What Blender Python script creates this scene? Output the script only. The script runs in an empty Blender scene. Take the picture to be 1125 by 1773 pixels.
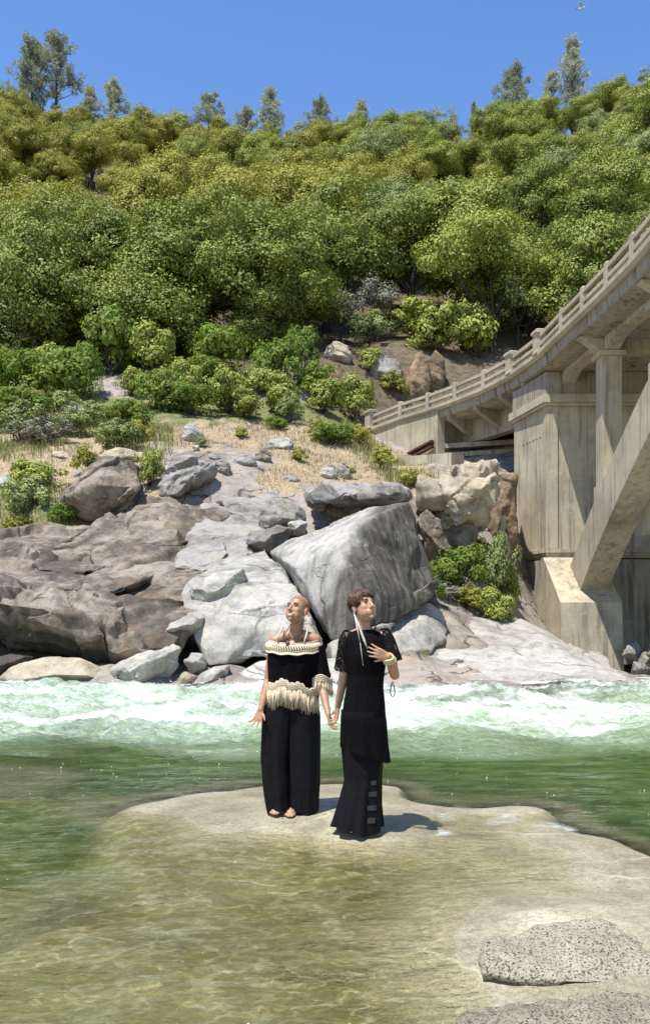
import bpy, bmesh, math, random
import numpy as np
from mathutils import Vector, Matrix

C = bpy.context.scene
COL = C.collection
rad = math.radians

# ------------------------------------------------------------------ camera, sky, sun, exposure
FPX, HOR, CX, CAMZ = 1500.0, 1060.0, 562.5, 1.6        # focal length and horizon in photo pixels
cam_d = bpy.data.cameras.new('camera')
cam = bpy.data.objects.new('camera', cam_d); COL.objects.link(cam)
cam.location = (0, 0, CAMZ); cam.rotation_euler = (rad(90), 0, 0)
cam_d.sensor_fit = 'VERTICAL'; cam_d.sensor_height = 24; cam_d.lens = FPX/1773*24
cam_d.shift_y = (HOR-886.5)/1773
cam_d.clip_start = 0.1; cam_d.clip_end = 2000
C.camera = cam

SUN = Vector((-.27, -.30, 1.0)).normalized()
elev = math.asin(SUN.z)
w = bpy.data.worlds.new('World'); C.world = w; w.use_nodes = True
nt = w.node_tree
bg = nt.nodes['Background']
sky = nt.nodes.new('ShaderNodeTexSky'); sky.sky_type = 'NISHITA'; sky.sun_disc = False
sky.sun_elevation = elev; sky.sun_rotation = math.atan2(SUN.x, SUN.y) % (2*math.pi)
sky.altitude = 600; sky.air_density = 1.5; sky.dust_density = 0.1; sky.ozone_density = 3.0
hs = nt.nodes.new('ShaderNodeHueSaturation'); hs.inputs['Saturation'].default_value = 1.22; hs.inputs['Hue'].default_value = .512
nt.links.new(sky.outputs[0], hs.inputs['Color']); nt.links.new(hs.outputs[0], bg.inputs[0]); bg.inputs[1].default_value = 0.135
sd = bpy.data.lights.new('sun', 'SUN'); sd.energy = 5.0; sd.angle = rad(0.5); sd.color = (1, .95, .86)
so = bpy.data.objects.new('sun', sd); COL.objects.link(so)
so.rotation_euler = SUN.to_track_quat('Z', 'Y').to_euler(); so.location = SUN*100
C.view_settings.view_transform = 'Standard'; C.view_settings.look = 'None'
C.view_settings.exposure = 0.56; C.view_settings.gamma = 1; C.view_settings.use_curve_mapping = False
C.cycles.max_bounces = 6; C.cycles.transparent_max_bounces = 10

# ------------------------------------------------------------------ helpers
rng = np.random.default_rng(11)
random.seed(11)

def W(px, py, d):
    return np.array(((px-CX)/FPX*d, d, CAMZ+(HOR-py)/FPX*d))

def tag(o, label=None, cat=None, group=None, kind=None):
    if label: o['label'] = label
    if cat: o['category'] = cat
    if group: o['group'] = group
    if kind: o['kind'] = kind
    return o

def empty(name, loc, label=None, cat=None, group=None):
    o = bpy.data.objects.new(name, None); COL.objects.link(o); o.location = loc
    o.empty_display_size = .2
    return tag(o, label, cat, group)

def mesh_np(name, v, f, mat=None, smooth=False):
    v = np.asarray(v, dtype=np.float32).reshape(-1, 3)
    me = bpy.data.meshes.new(name)
    if isinstance(f, np.ndarray) and f.ndim == 2:
        n, k = f.shape
        me.vertices.add(len(v)); me.vertices.foreach_set('co', v.ravel())
        me.loops.add(n*k); me.loops.foreach_set('vertex_index', f.astype(np.int32).ravel())
        me.polygons.add(n)
        me.polygons.foreach_set('loop_start', np.arange(0, n*k, k, dtype=np.int32))
        me.polygons.foreach_set('loop_total', np.full(n, k, dtype=np.int32))
        me.update(calc_edges=True); me.validate()
    else:
        me.from_pydata(v.tolist(), [], [list(map(int, q)) for q in f]); me.update()
    if smooth: me.polygons.foreach_set('use_smooth', np.ones(len(me.polygons), dtype=bool))
    if mat: me.materials.append(mat)
    return me

def link(name, me, parent=None, loc=None):
    o = bpy.data.objects.new(name, me); COL.objects.link(o)
    if parent is not None:
        o.parent = parent
    if loc is not None: o.location = loc
    return o

def obj(name, v, f, mat=None, parent=None, smooth=False):
    """links one mesh object; v are world coordinates, stored relative to the parent"""
    v = np.asarray(v, float).reshape(-1, 3)
    if parent is not None:
        p = parent; off = np.zeros(3)
        while p is not None:
            off = off+np.array(p.location); p = p.parent
        v = v-off
    return link(name, mesh_np(name, v, f, mat, smooth), parent)

def thing(name, v, f, mat, label, cat, group=None, smooth=False, origin=None):
    v = np.asarray(v, float).reshape(-1, 3)
    o3 = np.array([(v[:, 0].min()+v[:, 0].max())/2, (v[:, 1].min()+v[:, 1].max())/2, v[:, 2].min()]) if origin is None else np.asarray(origin)
    o = link(name, mesh_np(name, v-o3, f, mat, smooth), None, o3)
    return tag(o, label, cat, group)

_perm = np.random.default_rng(5).permutation(256)
_perm = np.concatenate([_perm, _perm, _perm])
_grad = np.random.default_rng(6).normal(size=(256, 3)); _grad /= np.linalg.norm(_grad, axis=1)[:, None]
def pn(P):
    P = np.asarray(P, float); i = np.floor(P).astype(int); f = P-i; i &= 255
    u = f*f*f*(f*(f*6-15)+10); r = 0
    for dx in (0, 1):
        for dy in (0, 1):
            for dz in (0, 1):
                h = _perm[_perm[_perm[(i[:, 0]+dx) & 255]+((i[:, 1]+dy) & 255)]+((i[:, 2]+dz) & 255)]
                g = _grad[h]
                dot = g[:, 0]*(f[:, 0]-dx)+g[:, 1]*(f[:, 1]-dy)+g[:, 2]*(f[:, 2]-dz)
                wt = (u[:, 0] if dx else 1-u[:, 0])*(u[:, 1] if dy else 1-u[:, 1])*(u[:, 2] if dz else 1-u[:, 2])
                r = r+wt*dot
    return r*1.6
def fbm(P, oct=4, gain=.5):
    P = np.asarray(P, float); a = 1; s = 0; t = 0
    for k in range(oct):
        s = s+a*pn(P*2**k+17.3*k); t += a; a *= gain
    return s/t*1.4
def fbm2(X, Y, sc, oct=4, z=0.0):
    return fbm(np.stack([X*sc, Y*sc, np.full_like(X, z)], 1), oct)

def box_vf(x0, x1, y0, y1, z0, z1):
    v = [(x0,y0,z0),(x1,y0,z0),(x1,y1,z0),(x0,y1,z0),(x0,y0,z1),(x1,y0,z1),(x1,y1,z1),(x0,y1,z1)]
    f = [(3,2,1,0),(4,5,6,7),(0,1,5,4),(1,2,6,5),(2,3,7,6),(3,0,4,7)]
    return v, f

class MB:
    def __init__(s): s.v = []; s.f = []
    def add(s, v, f):
        n = len(s.v); s.v += [tuple(map(float, p)) for p in v]; s.f += [tuple(int(i)+n for i in q) for q in f]; return s
    def box(s, *a): return s.add(*box_vf(*a))
    def beam(s, p, q, w, h):
        """box beam between two points, w across, h vertical"""
        p = Vector(p); q = Vector(q); t = (q-p); side = Vector((t.y, -t.x, 0)).normalized()*w/2; up = Vector((0,0,h/2))
        v = []
        for e in (p, q):
            for a, b in ((-1,-1),(1,-1),(1,1),(-1,1)): v.append(e+side*a+up*b)
        return s.add(v, [(0,1,2,3),(7,6,5,4),(0,4,5,1),(1,5,6,2),(2,6,7,3),(3,7,4,0)])
    def tube(s, pts, rs, n=8, cap=True):
        pts = [Vector(p) for p in pts]
        if not hasattr(rs, '__len__'): rs = [rs]*len(pts)
        v = []; f = []; up = None
        for i, p in enumerate(pts):
            t = (pts[min(i+1, len(pts)-1)]-pts[max(i-1, 0)]).normalized()
            if up is None: up = t.orthogonal().normalized()
            up = (up-t*up.dot(t)).normalized(); b = t.cross(up)
            for k in range(n):
                a = 2*math.pi*k/n; v.append(p+(up*math.cos(a)+b*math.sin(a))*rs[i])
        for i in range(len(pts)-1):
            for k in range(n):
                f.append((i*n+k, i*n+(k+1) % n, (i+1)*n+(k+1) % n, (i+1)*n+k))
        if cap:
            f.append(tuple(range(n-1, -1, -1))); f.append(tuple(range((len(pts)-1)*n, len(pts)*n)))
        return s.add(v, f)
    def ell(s, c, r, R=None, nu=16, nv=10):
        v = []; f = []
        for j in range(nv+1):
            th = math.pi*j/nv
            for i in range(nu):
                ph = 2*math.pi*i/nu
                p = Vector((r[0]*math.sin(th)*math.cos(ph), r[1]*math.sin(th)*math.sin(ph), r[2]*math.cos(th)))
                if R is not None: p = R @ p
                v.append(p+Vector(c))
        for j in range(nv):
            for i in range(nu):
                a = j*nu+i; b = j*nu+(i+1) % nu
                f.append((a, a+nu, b+nu, b))
        return s.add(v, f)
    def cap(s, p, q, r0, r1, n=12):
        """tapered capsule"""
        p = Vector(p); q = Vector(q); t = (q-p).normalized(); pts = []; rs = []
        for a in (80, 55, 28): pts.append(p-t*r0*math.sin(rad(a))); rs.append(r0*math.cos(rad(a)))
        pts += [p, q]; rs += [r0, r1]
        for a in (28, 55, 80): pts.append(q+t*r1*math.sin(rad(a))); rs.append(r1*math.cos(rad(a)))
        return s.tube(pts, rs, n)
    def obj(s, name, mat, parent=None, smooth=False): return obj(name, s.v, s.f, mat, parent, smooth)

def remesh(v, f, vox, sm=3, fac=.5):
    me = bpy.data.meshes.new('tmp'); me.from_pydata([tuple(map(float, p)) for p in v], [], [tuple(map(int, q)) for q in f]); me.update()
    o = bpy.data.objects.new('tmp', me); COL.objects.link(o)
    m = o.modifiers.new('r', 'REMESH'); m.mode = 'VOXEL'; m.voxel_size = vox
    if sm:
        m2 = o.modifiers.new('s', 'SMOOTH'); m2.iterations = sm; m2.factor = fac
    dg = bpy.context.evaluated_depsgraph_get()
    me2 = bpy.data.meshes.new_from_object(o.evaluated_get(dg))
    n = len(me2.vertices); co = np.empty(n*3, np.float32); me2.vertices.foreach_get('co', co)
    no = np.empty(n*3, np.float32); me2.vertices.foreach_get('normal', no)
    fs = [tuple(p.vertices) for p in me2.polygons]
    bpy.data.objects.remove(o); bpy.data.meshes.remove(me); bpy.data.meshes.remove(me2)
    fa = np.array(fs) if all(len(q) == 4 for q in fs) else fs
    return co.reshape(-1, 3).astype(float), no.reshape(-1, 3).astype(float), fa

# ------------------------------------------------------------------ materials
class NB:
    def __init__(s, name):
        s.m = bpy.data.materials.new(name); s.m.use_nodes = True; s.t = s.m.node_tree; s.t.nodes.clear()
        s.out = s.n('ShaderNodeOutputMaterial')
    def n(s, k, **kw):
        nd = s.t.nodes.new(k)
        for a, b in kw.items(): setattr(nd, a, b)
        return nd
    def set(s, sock, val):
        if isinstance(val, bpy.types.NodeSocket): s.t.links.new(val, sock)
        elif isinstance(val, (tuple, list)) and len(val) == 3 and sock.type == 'RGBA': sock.default_value = (*val, 1)
        else: sock.default_value = val
    def pos(s): return s.n('ShaderNodeNewGeometry').outputs['Position']
    def objco(s): return s.n('ShaderNodeTexCoord').outputs['Object']
    def map(s, v, scale=(1,1,1), loc=(0,0,0), rot=(0,0,0)):
        m = s.n('ShaderNodeMapping'); s.set(m.inputs[0], v); m.inputs['Scale'].default_value = scale
        m.inputs['Location'].default_value = loc; m.inputs['Rotation'].default_value = rot; return m.outputs[0]
    def noise(s, v, scale, detail=4, rough=.55, dist=0, col=False):
        m = s.n('ShaderNodeTexNoise'); s.set(m.inputs['Vector'], v); m.inputs['Scale'].default_value = scale
        m.inputs['Detail'].default_value = detail; m.inputs['Roughness'].default_value = rough; m.inputs['Distortion'].default_value = dist
        return m.outputs['Color' if col else 'Fac']
    def voro(s, v, scale, feat='F1', out='Distance'):
        m = s.n('ShaderNodeTexVoronoi', feature=feat); s.set(m.inputs['Vector'], v); m.inputs['Scale'].default_value = scale; return m.outputs[out]
    def ramp(s, f, a, b, lo=0., hi=1.):
        m = s.n('ShaderNodeMapRange'); m.clamp = True; m.interpolation_type = 'SMOOTHSTEP'
        s.set(m.inputs[0], f); m.inputs[1].default_value = a; m.inputs[2].default_value = b; m.inputs[3].default_value = lo; m.inputs[4].default_value = hi
        return m.outputs[0]
    def mix(s, f, a, b, mode='MIX'):
        m = s.n('ShaderNodeMix', data_type='RGBA', blend_type=mode); s.set(m.inputs[0], f); s.set(m.inputs[6], a); s.set(m.inputs[7], b); return m.outputs[2]
    def math(s, op, a, b=0., c=None, clamp=False):
        m = s.n('ShaderNodeMath', operation=op); m.use_clamp = clamp; s.set(m.inputs[0], a); s.set(m.inputs[1], b)
        if c is not None: s.set(m.inputs[2], c)
        return m.outputs[0]
    def attr(s, name, out='Fac'):
        m = s.n('ShaderNodeAttribute'); m.attribute_name = name; return m.outputs[out]
    def bump(s, h, strength=.5, dist=.05):
        m = s.n('ShaderNodeBump'); s.set(m.inputs['Height'], h); m.inputs['Strength'].default_value = strength; m.inputs['Distance'].default_value = dist; return m.outputs[0]
    def pbr(s, col, rough=.7, nor=None, spec=.3, **kw):
        m = s.n('ShaderNodeBsdfPrincipled'); s.set(m.inputs['Base Color'], col); s.set(m.inputs['Roughness'], rough)
        m.inputs['Specular IOR Level'].default_value = spec
        for a, b in kw.items(): s.set(m.inputs[a.replace('_', ' ')], b)
        if nor is not None: s.t.links.new(nor, m.inputs['Normal'])
        return m.outputs[0]
    def done(s, sh): s.t.links.new(sh, s.out.inputs[0]); return s.m

def warp(b, v, scale, amt):
    c = b.noise(v, scale, 3, col=True)
    m = b.n('ShaderNodeVectorMath', operation='MULTIPLY_ADD'); b.set(m.inputs[0], c); m.inputs[1].default_value = (amt,)*3; b.set(m.inputs[2], v)
    return m.outputs[0]

def granite(name, light, dark, tan=(.36,.27,.18), p0=.42, p1=.62, streak=.4, tanamt=.3, speck=.3, crack=.0, seed=0., bumps=.6, face=None):
    b = NB(name); p = b.map(b.pos(), loc=(seed, seed*1.7, 0))
    big = b.noise(p, .45, 5, .6, .4); mid = b.noise(p, 2.6, 6, .65, .5); fine = b.noise(p, 14, 5, .7)
    sp = b.noise(p, 88 if speck > .6 else 75, 4, .75)
    f = b.ramp(b.math('ADD', b.math('MULTIPLY', big, .6), b.math('MULTIPLY', mid, .4)), p0, p1)
    col = b.mix(f, light, dark)
    tn = b.ramp(b.noise(b.map(p, loc=(7,3,9)), .8, 5, .65, .6), .5, .72, 0, tanamt)
    col = b.mix(tn, col, tan)
    st = b.ramp(b.noise(b.map(p, scale=(2.6, 2.6, .22), rot=(.05,.04,.65), loc=(.31,.17,.43)), 1.2, 5, .6), .48, .68, 0, streak)
    col = b.mix(st, col, (.07, .065, .055))
    if face is not None:                                  # darker streaked face: everything beyond a given plane
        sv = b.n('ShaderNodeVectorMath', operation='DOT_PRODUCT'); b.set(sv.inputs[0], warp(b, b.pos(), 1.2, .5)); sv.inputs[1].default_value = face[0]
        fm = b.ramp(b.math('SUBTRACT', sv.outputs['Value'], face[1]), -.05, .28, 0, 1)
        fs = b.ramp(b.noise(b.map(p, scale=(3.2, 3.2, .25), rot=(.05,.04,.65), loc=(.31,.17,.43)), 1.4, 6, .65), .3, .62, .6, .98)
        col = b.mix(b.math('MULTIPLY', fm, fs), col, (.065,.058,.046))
    lich = b.ramp(b.noise(p, 6, 6, .7), .58, .7, 0, .45)
    col = b.mix(lich, col, tuple(c*.45 for c in dark))
    wht = b.ramp(b.noise(b.map(p, loc=(2,8,1)), 3.2, 6, .7), .6, .75, 0, .5)
    col = b.mix(wht, col, tuple(min(.62, c*1.35) for c in light))
    col = b.mix(b.ramp(fine, .35, .7, 0, .3), col, b.mix(1., col, (.45,.45,.45), 'MULTIPLY'))
    col = b.mix(b.ramp(sp, .50, .60, 0, speck), col, (.05,.048,.042))
    h = b.math('ADD', b.math('MULTIPLY', mid, .6), b.math('MULTIPLY', fine, .25))
    h = b.math('ADD', h, b.math('MULTIPLY', sp, .04))
    if crack > 0:
        wv = warp(b, p, 1.8, .35)
        e = b.voro(b.map(wv, scale=(.55, .8, 1.5), rot=(.3, .55, .2)), .45, 'DISTANCE_TO_EDGE')
        cr = b.ramp(e, .0, .014, 1, 0)
        cr = b.math('MULTIPLY', cr, b.ramp(b.noise(p, .8, 2), .47, .6))
        col = b.mix(b.math('MULTIPLY', cr, crack), col, (.035,.03,.025))
        h = b.math('SUBTRACT', h, b.math('MULTIPLY', cr, .6))
    return b.done(b.pbr(col, .88, b.bump(h, bumps, .09), .2))

def plain(name, col, rough=.7, var=.15, scale=20, spec=.3, bump=.0, **kw):
    b = NB(name); p = b.objco(); n = b.noise(p, scale, 4)
    c = b.mix(b.ramp(n, .3, .7), tuple(x*(1-var) for x in col), tuple(min(1, x*(1+var)) for x in col))
    return b.done(b.pbr(c, rough, b.bump(n, bump, .01) if bump else None, spec, **kw))

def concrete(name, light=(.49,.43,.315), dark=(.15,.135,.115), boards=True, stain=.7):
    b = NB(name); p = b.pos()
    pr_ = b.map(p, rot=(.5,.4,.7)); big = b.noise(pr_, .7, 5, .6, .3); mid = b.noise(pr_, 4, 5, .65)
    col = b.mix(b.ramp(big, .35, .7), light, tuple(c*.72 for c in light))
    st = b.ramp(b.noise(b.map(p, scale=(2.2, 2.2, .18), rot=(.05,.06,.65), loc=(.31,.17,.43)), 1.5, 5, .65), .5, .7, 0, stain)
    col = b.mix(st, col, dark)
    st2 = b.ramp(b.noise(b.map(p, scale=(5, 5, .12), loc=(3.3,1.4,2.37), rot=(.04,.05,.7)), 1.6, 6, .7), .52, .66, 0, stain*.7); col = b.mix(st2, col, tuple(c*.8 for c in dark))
    col = b.mix(b.ramp(b.noise(b.map(p, loc=(9,4,2)), 1.4, 6, .7, .4), .55, .7, 0, .4), col, tuple(min(.6, c*1.2) for c in light))
    col = b.mix(b.ramp(mid, .5, .75, 0, .3), col, tuple(c*1.1 for c in dark))
    sx = b.n('ShaderNodeSeparateXYZ'); b.set(sx.inputs[0], p)
    bl = b.ramp(b.math('FRACT', b.math('ADD', b.math('MULTIPLY', sx.outputs[2], 2.7), b.math('MULTIPLY', big, .25))), .0, .05, 1, 0)
    bl = b.math('MULTIPLY', bl, b.ramp(big, .45, .6))
    if boards: col = b.mix(b.math('MULTIPLY', bl, .16), col, dark)
    h = b.math('ADD', b.math('MULTIPLY', mid, .3), b.math('MULTIPLY', b.noise(p, 22, 4), .2))
    if boards: h = b.math('SUBTRACT', h, b.math('MULTIPLY', bl, .12))
    return b.done(b.pbr(col, .9, b.bump(h, .35, .04), .2))

def leaf(name, c0, c1, trans=.16, hue=.35):
    """leaf colour varies from leaf patch to leaf patch and from tree to tree"""
    b = NB(name); p = b.pos(); n = b.noise(p, .55, 3); n2 = b.noise(p, 3., 3)
    oi = b.n('ShaderNodeObjectInfo').outputs['Random']
    c = b.mix(b.ramp(b.math('ADD', b.math('MULTIPLY', n, .5), b.math('MULTIPLY', n2, .5)), .32, .66), c0, c1)
    c = b.mix(b.math('MULTIPLY', oi, hue), c, tuple(x*.62 for x in c0))
    d = b.pbr(c, .62, None, .25)
    t = b.n('ShaderNodeBsdfTranslucent'); b.set(t.inputs[0], b.mix(1., c, (1.0, 1.05, .5), 'MULTIPLY'))
    m = b.n('ShaderNodeMixShader'); m.inputs[0].default_value = trans
    b.t.links.new(d, m.inputs[1]); b.t.links.new(t.outputs[0], m.inputs[2])
    return b.done(m.outputs[0])

def bark(name, col=(.10,.085,.07)):
    b = NB(name); p = b.objco(); n = b.noise(b.map(p, scale=(6,6,1.2)), 3, 5)
    return b.done(b.pbr(b.mix(b.ramp(n, .35, .7), tuple(c*.5 for c in col), col), .95, b.bump(n, .6, .05), .1))

m_white = granite('pale_granite', (.47,.45,.40), (.22,.205,.18), p0=.44, p1=.70, streak=.35, tanamt=.18, crack=.55, seed=3)
m_streaked = granite('streaked_granite', (.46,.44,.40), (.21,.20,.18), p0=.42, p1=.68, streak=.4, tanamt=.2, crack=.35, seed=11, face=((.85,0,-.45), -.85))  # darker to the right of a tilted plane
m_brown = granite('brown_granite', (.325,.275,.22), (.095,.077,.06), (.33,.23,.14), p0=.39, p1=.60, streak=.6, tanamt=.5, crack=.75, seed=23, face=((-.285,0,-1.), .366-.02))  # darker below a plane rising to the left
m_grey = granite('grey_granite', (.345,.325,.295), (.15,.14,.125), p0=.42, p1=.68, streak=.35, tanamt=.3, crack=.45, seed=31)
m_buff = granite('buff_granite', (.50,.43,.32), (.25,.21,.16), (.45,.31,.17), p0=.42, p1=.7, streak=.2, tanamt=.5, crack=.35, seed=47)
m_ochre = granite('ochre_rock', (.34,.24,.15), (.12,.085,.055), (.42,.25,.11), p0=.38, p1=.62, streak=.5, tanamt=.6, crack=.5, seed=53)
m_shelfrock = granite('speckled_granite', (.50,.46,.37), (.26,.235,.18), (.42,.36,.24), p0=.42, p1=.75, streak=.0, tanamt=.35, speck=.9, crack=.0, seed=61, bumps=.7)
m_speck = granite('coarse_speckled_granite', (.44,.40,.305), (.25,.225,.165), (.36,.31,.21), p0=.42, p1=.7, streak=.0, tanamt=.5, speck=1., crack=.0, seed=67, bumps=1.3)
m_conc = concrete('weathered_concrete')
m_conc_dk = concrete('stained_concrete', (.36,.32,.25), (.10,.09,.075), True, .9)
m_rail = concrete('rail_concrete', (.44,.38,.29), (.19,.165,.135), False, .4)
m_rust = plain('rusted_steel', (.085,.042,.028), .85, .5, 9)

# ------------------------------------------------------------------ terrain height field
def rbf(pts, c):
    P = np.array(pts, float); xy = P[:, :2]; n = len(P)
    def k(a, b):
        r2 = ((a[:, None, :]-b[None, :, :])**2).sum(2); return np.sqrt(r2+c*c)
    A = np.zeros((n+3, n+3)); A[:n, :n] = k(xy, xy)+np.eye(n)*-.02
    Q = np.c_[np.ones(n), xy/20]; A[:n, n:] = Q; A[n:, :n] = Q.T
    sol = np.linalg.solve(A, np.r_[P[:, 2], 0, 0, 0])
    def ev(X, Y):
        X = np.asarray(X, float).ravel(); Y = np.asarray(Y, float).ravel(); out = np.empty(len(X))
        for i in range(0, len(X), 20000):
            q = np.c_[X[i:i+20000], Y[i:i+20000]]
            out[i:i+20000] = k(q, xy) @ sol[:n]+np.c_[np.ones(len(q)), q/20] @ sol[n:]
        return out
    return ev

cp = []
for px, py in ((-700,1182),(-300,1182),(-100,1182),(0,1182),(150,1186),(300,1191),(450,1197),(600,1202),(750,1208),(900,1211),(1080,1207),(1300,1200),(1700,1190)):
    d = CAMZ*FPX/(py-HOR); X = (px-CX)/FPX*d
    cp += [(X, d, -.12), (X, d-2.5, -1.5)]
for px, py, d in (
    (-500,1040,23),(-500,940,30),(-500,700,48),(-200,1040,26),(-200,950,29.5),(-200,800,37),(-200,700,46),
    (0,1130,22.8),(0,1040,26.5),(0,970,28.5),(150,1140,21.8),(150,1030,26.5),(180,920,29.5),(300,1120,22.5),(300,960,27.5),(240,860,30.5),
    (60,890,29),(60,800,34),(0,740,40),(0,680,46),(160,780,35),(160,720,42),
    (300,810,32),(330,752,39),(450,742,42),(560,742,42),(630,768,42.5),(690,796,42.5),
    (380,835,31),(400,900,29.5),(420,1000,27.5),(420,1150,20.8),(250,1168,19.9),
    (520,850,31),(520,930,28),(560,1090,24.5),(560,1180,18.9),(640,820,35),(640,875,31),
    (720,850,33),(720,960,28.5),(700,1080,23.5),(690,1130,20.8),(690,1180,18.6),
    (800,990,28),(800,1060,25.5),(800,1140,21),(800,1190,17.9),
    (900,1090,29),(900,1120,25),(900,1160,21),(1000,1150,25),(1000,1185,18.4),(1080,1165,24),(1125,1188,19.2),
    (850,900,34),(860,820,38),(820,815,40),(760,812,41),(950,1085,34),(1100,1110,36),(1250,1120,36),
    (560,640,52),(640,640,54),(700,600,58),(780,620,58)):
    cp.append(tuple(W(px, py, d)))
cp += [(4,51,11.6),(7,48,11.5),(10.5,43,11.2),(14,40,10.8),(12,50,12.2),(18,45,12.5),(20,36,4),(24,38,9),(20,28,0.5),(30,25,1),(45,30,6)]
RIDGE = {-900:150,-500:200,-200:225,0:225,200:268,400:288,600:285,800:262,1000:232,1125:185,1300:150,1700:140,2100:160}
for px, yr in RIDGE.items():
    cp.append(tuple(W(px, 640, 52) if not 560 < px < 1200 else W(px, 600, 60)))
    cp.append(tuple(W(px, 450 + (yr-250)*.3, 85)))
    a = W(px, yr, 130); cp.append(tuple(a)); cp.append((a[0]*1.3, 170, a[2]+1)); cp.append((a[0]*2.2, 320, a[2]-25))
terr = rbf(cp, 1.2)

def ground_z(X, Y):
    X = np.asarray(X, float).ravel(); Y = np.asarray(Y, float).ravel()
    z = terr(X, Y)
    a = np.clip((Y-15)/8, 0, 1)
    z = z+a*(fbm2(X, Y, .22, 4)*.35+fbm2(X, Y, .9, 3, 4.)*.10)
    st = fbm2(X+Y*.3, Y-.3*X, .45, 3, 9.)            # ledges in the granite
    z = z+a*np.clip(1-(Y-15)/20, 0, 1)*.18*np.tanh(st*5)
    return z

def hit(px, py, d0=14., d1=300.):
    """depth at which the sight line through a photo pixel meets the ground"""
    d = np.geomspace(d0, d1, 900); X = (px-CX)/FPX*d; Z = CAMZ+(HOR-py)/FPX*d
    g = ground_z(X, d); k = np.nonzero(g > Z)[0]
    return float(d[k[0]]) if len(k) else 140.

def axis(parts):
    out = [parts[0][0]]
    for a, b, st in parts:
        n = max(1, int(round((b-a)/st))); out += list(np.linspace(a, b, n+1)[1:])
    return np.array(out)

def grid(xs, ys):
    X, Y = np.meshgrid(xs, ys); nx, ny = len(xs), len(ys)
    i = np.arange(nx*ny).reshape(ny, nx)
    f = np.stack([i[:-1, :-1], i[:-1, 1:], i[1:, 1:], i[1:, :-1]], -1).reshape(-1, 4)
    return X.ravel(), Y.ravel(), f

def inpoly(px, py, poly):
    c = np.zeros(len(px), bool); n = len(poly)
    for i in range(n):
        x1, y1 = poly[i]; x2, y2 = poly[i-1]
        t = ((y1 > py) != (y2 > py)) & (px < (x2-x1)*(py-y1)/(y2-y1+1e-9)+x1)
        c ^= t
    return c

DRY = [[(255,735),(400,730),(640,738),(660,770),(660,800),(740,860),(690,868),(640,842),(560,838),(510,850),(450,862),(440,830),(480,800),(440,775),(380,778),(300,775)],
       [(-400,690),(110,690),(260,745),(255,800),(170,800),(140,830),(60,900),(0,960),(-400,960)], [(250,850),(290,820),(290,870),(240,890)], [(640,755),(700,785),(800,835),(775,870),(700,850),(640,800)]]
GREEN = [[(110,735),(160,690),(640,690),(640,738),(400,730),(255,738)], [(-400,650),(170,650),(170,720),(60,740),(-400,760)], [(-300,850),(110,850),(150,910),(0,985),(-300,980)]]
def cover(X, Y, Z):
    d = np.maximum(Y, 1); px = CX+X/d*FPX; py = HOR-(Z-CAMZ)/d*FPX
    px = px+fbm2(X, Y, 1.1, 3)*40*30/np.maximum(d, 10); py = py+fbm2(X, Y, 1.1, 3, 5.)*22*30/np.maximum(d, 10)
    dry = np.zeros(len(X)); gr = np.zeros(len(X))
    for q in DRY: dry = np.maximum(dry, inpoly(px, py, q))
    for q in GREEN: gr = np.maximum(gr, inpoly(px, py, q))
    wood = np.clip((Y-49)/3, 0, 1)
    side = (np.abs(X) > .42*Y) & (Y > 26)
    dry = np.where(side & (Y <= 49), 1., dry)
    return dry, gr, wood

xs = axis([(-220,-60,16),(-60,-24,2),(-24,-14,.4),(-14,14,.13),(14,24,.5),(24,60,2),(60,220,16)])
ys = axis([(13,16,.6),(16,36,.13),(36,52,.3),(52,140,1.6),(140,340,12)])
X, Y, f = grid(xs, ys); Z = ground_z(X, Y)
b = NB('bank_ground'); p = b.pos()
rockc = granite('tmp', (.34,.31,.27), (.15,.13,.115))      # the same recipe is repeated below for the rock under the grass
bpy.data.materials.remove(rockc)
big = b.noise(p, .5, 5, .6, .4); mid = b.noise(p, 2.6, 6, .65, .5); fine = b.noise(p, 13, 5, .7)
col = b.mix(b.ramp(b.math('ADD', b.math('MULTIPLY', big, .6), b.math('MULTIPLY', mid, .4)), .4, .66), (.33,.295,.255), (.14,.12,.10))
col = b.mix(b.ramp(b.noise(b.map(p, loc=(4,1,7)), .7, 5, .65, .6), .48, .7, 0, .5), col, (.38,.29,.20))
col = b.mix(b.ramp(b.noise(b.map(p, scale=(1.2,.6,.5), rot=(0,0,.4)), 1.6, 6, .7), .54, .68, 0, .6), col, (.10,.088,.075))
wv = warp(b, p, .9, 1.4); e = b.voro(b.map(wv, scale=(1,.6,1.4), rot=(.2,.3,.5)), .5, 'DISTANCE_TO_EDGE')
cr = b.math('MULTIPLY', b.ramp(e, 0, .03, 1, 0), b.ramp(b.noise(p, .7, 2), .4, .55))
col = b.mix(b.math('MULTIPLY', cr, .8), col, (.03,.026,.02))
soil = b.mix(b.ramp(mid, .35, .65), (.32,.24,.155), (.22,.17,.11)); soil = b.mix(b.ramp(fine, .45, .65), soil, (.44,.36,.22))
grn = b.mix(b.ramp(mid, .35, .65), (.11,.14,.05), (.22,.19,.09))
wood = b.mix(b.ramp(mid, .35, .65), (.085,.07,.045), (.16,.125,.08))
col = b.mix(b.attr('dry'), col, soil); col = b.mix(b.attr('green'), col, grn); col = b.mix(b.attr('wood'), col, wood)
h = b.math('SUBTRACT', b.math('ADD', b.math('MULTIPLY', mid, .7), b.math('MULTIPLY', fine, .3)), b.math('MULTIPLY', cr, .6))
m_ground = b.done(b.pbr(col, .92, b.bump(h, .7, .1), .15))
me = mesh_np('ground', np.c_[X, Y, Z], f, m_ground, True)
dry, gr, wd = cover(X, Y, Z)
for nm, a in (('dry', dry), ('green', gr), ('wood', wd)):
    me.attributes.new(nm, 'FLOAT', 'POINT').data.foreach_set('value', a.astype(np.float32))
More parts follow.
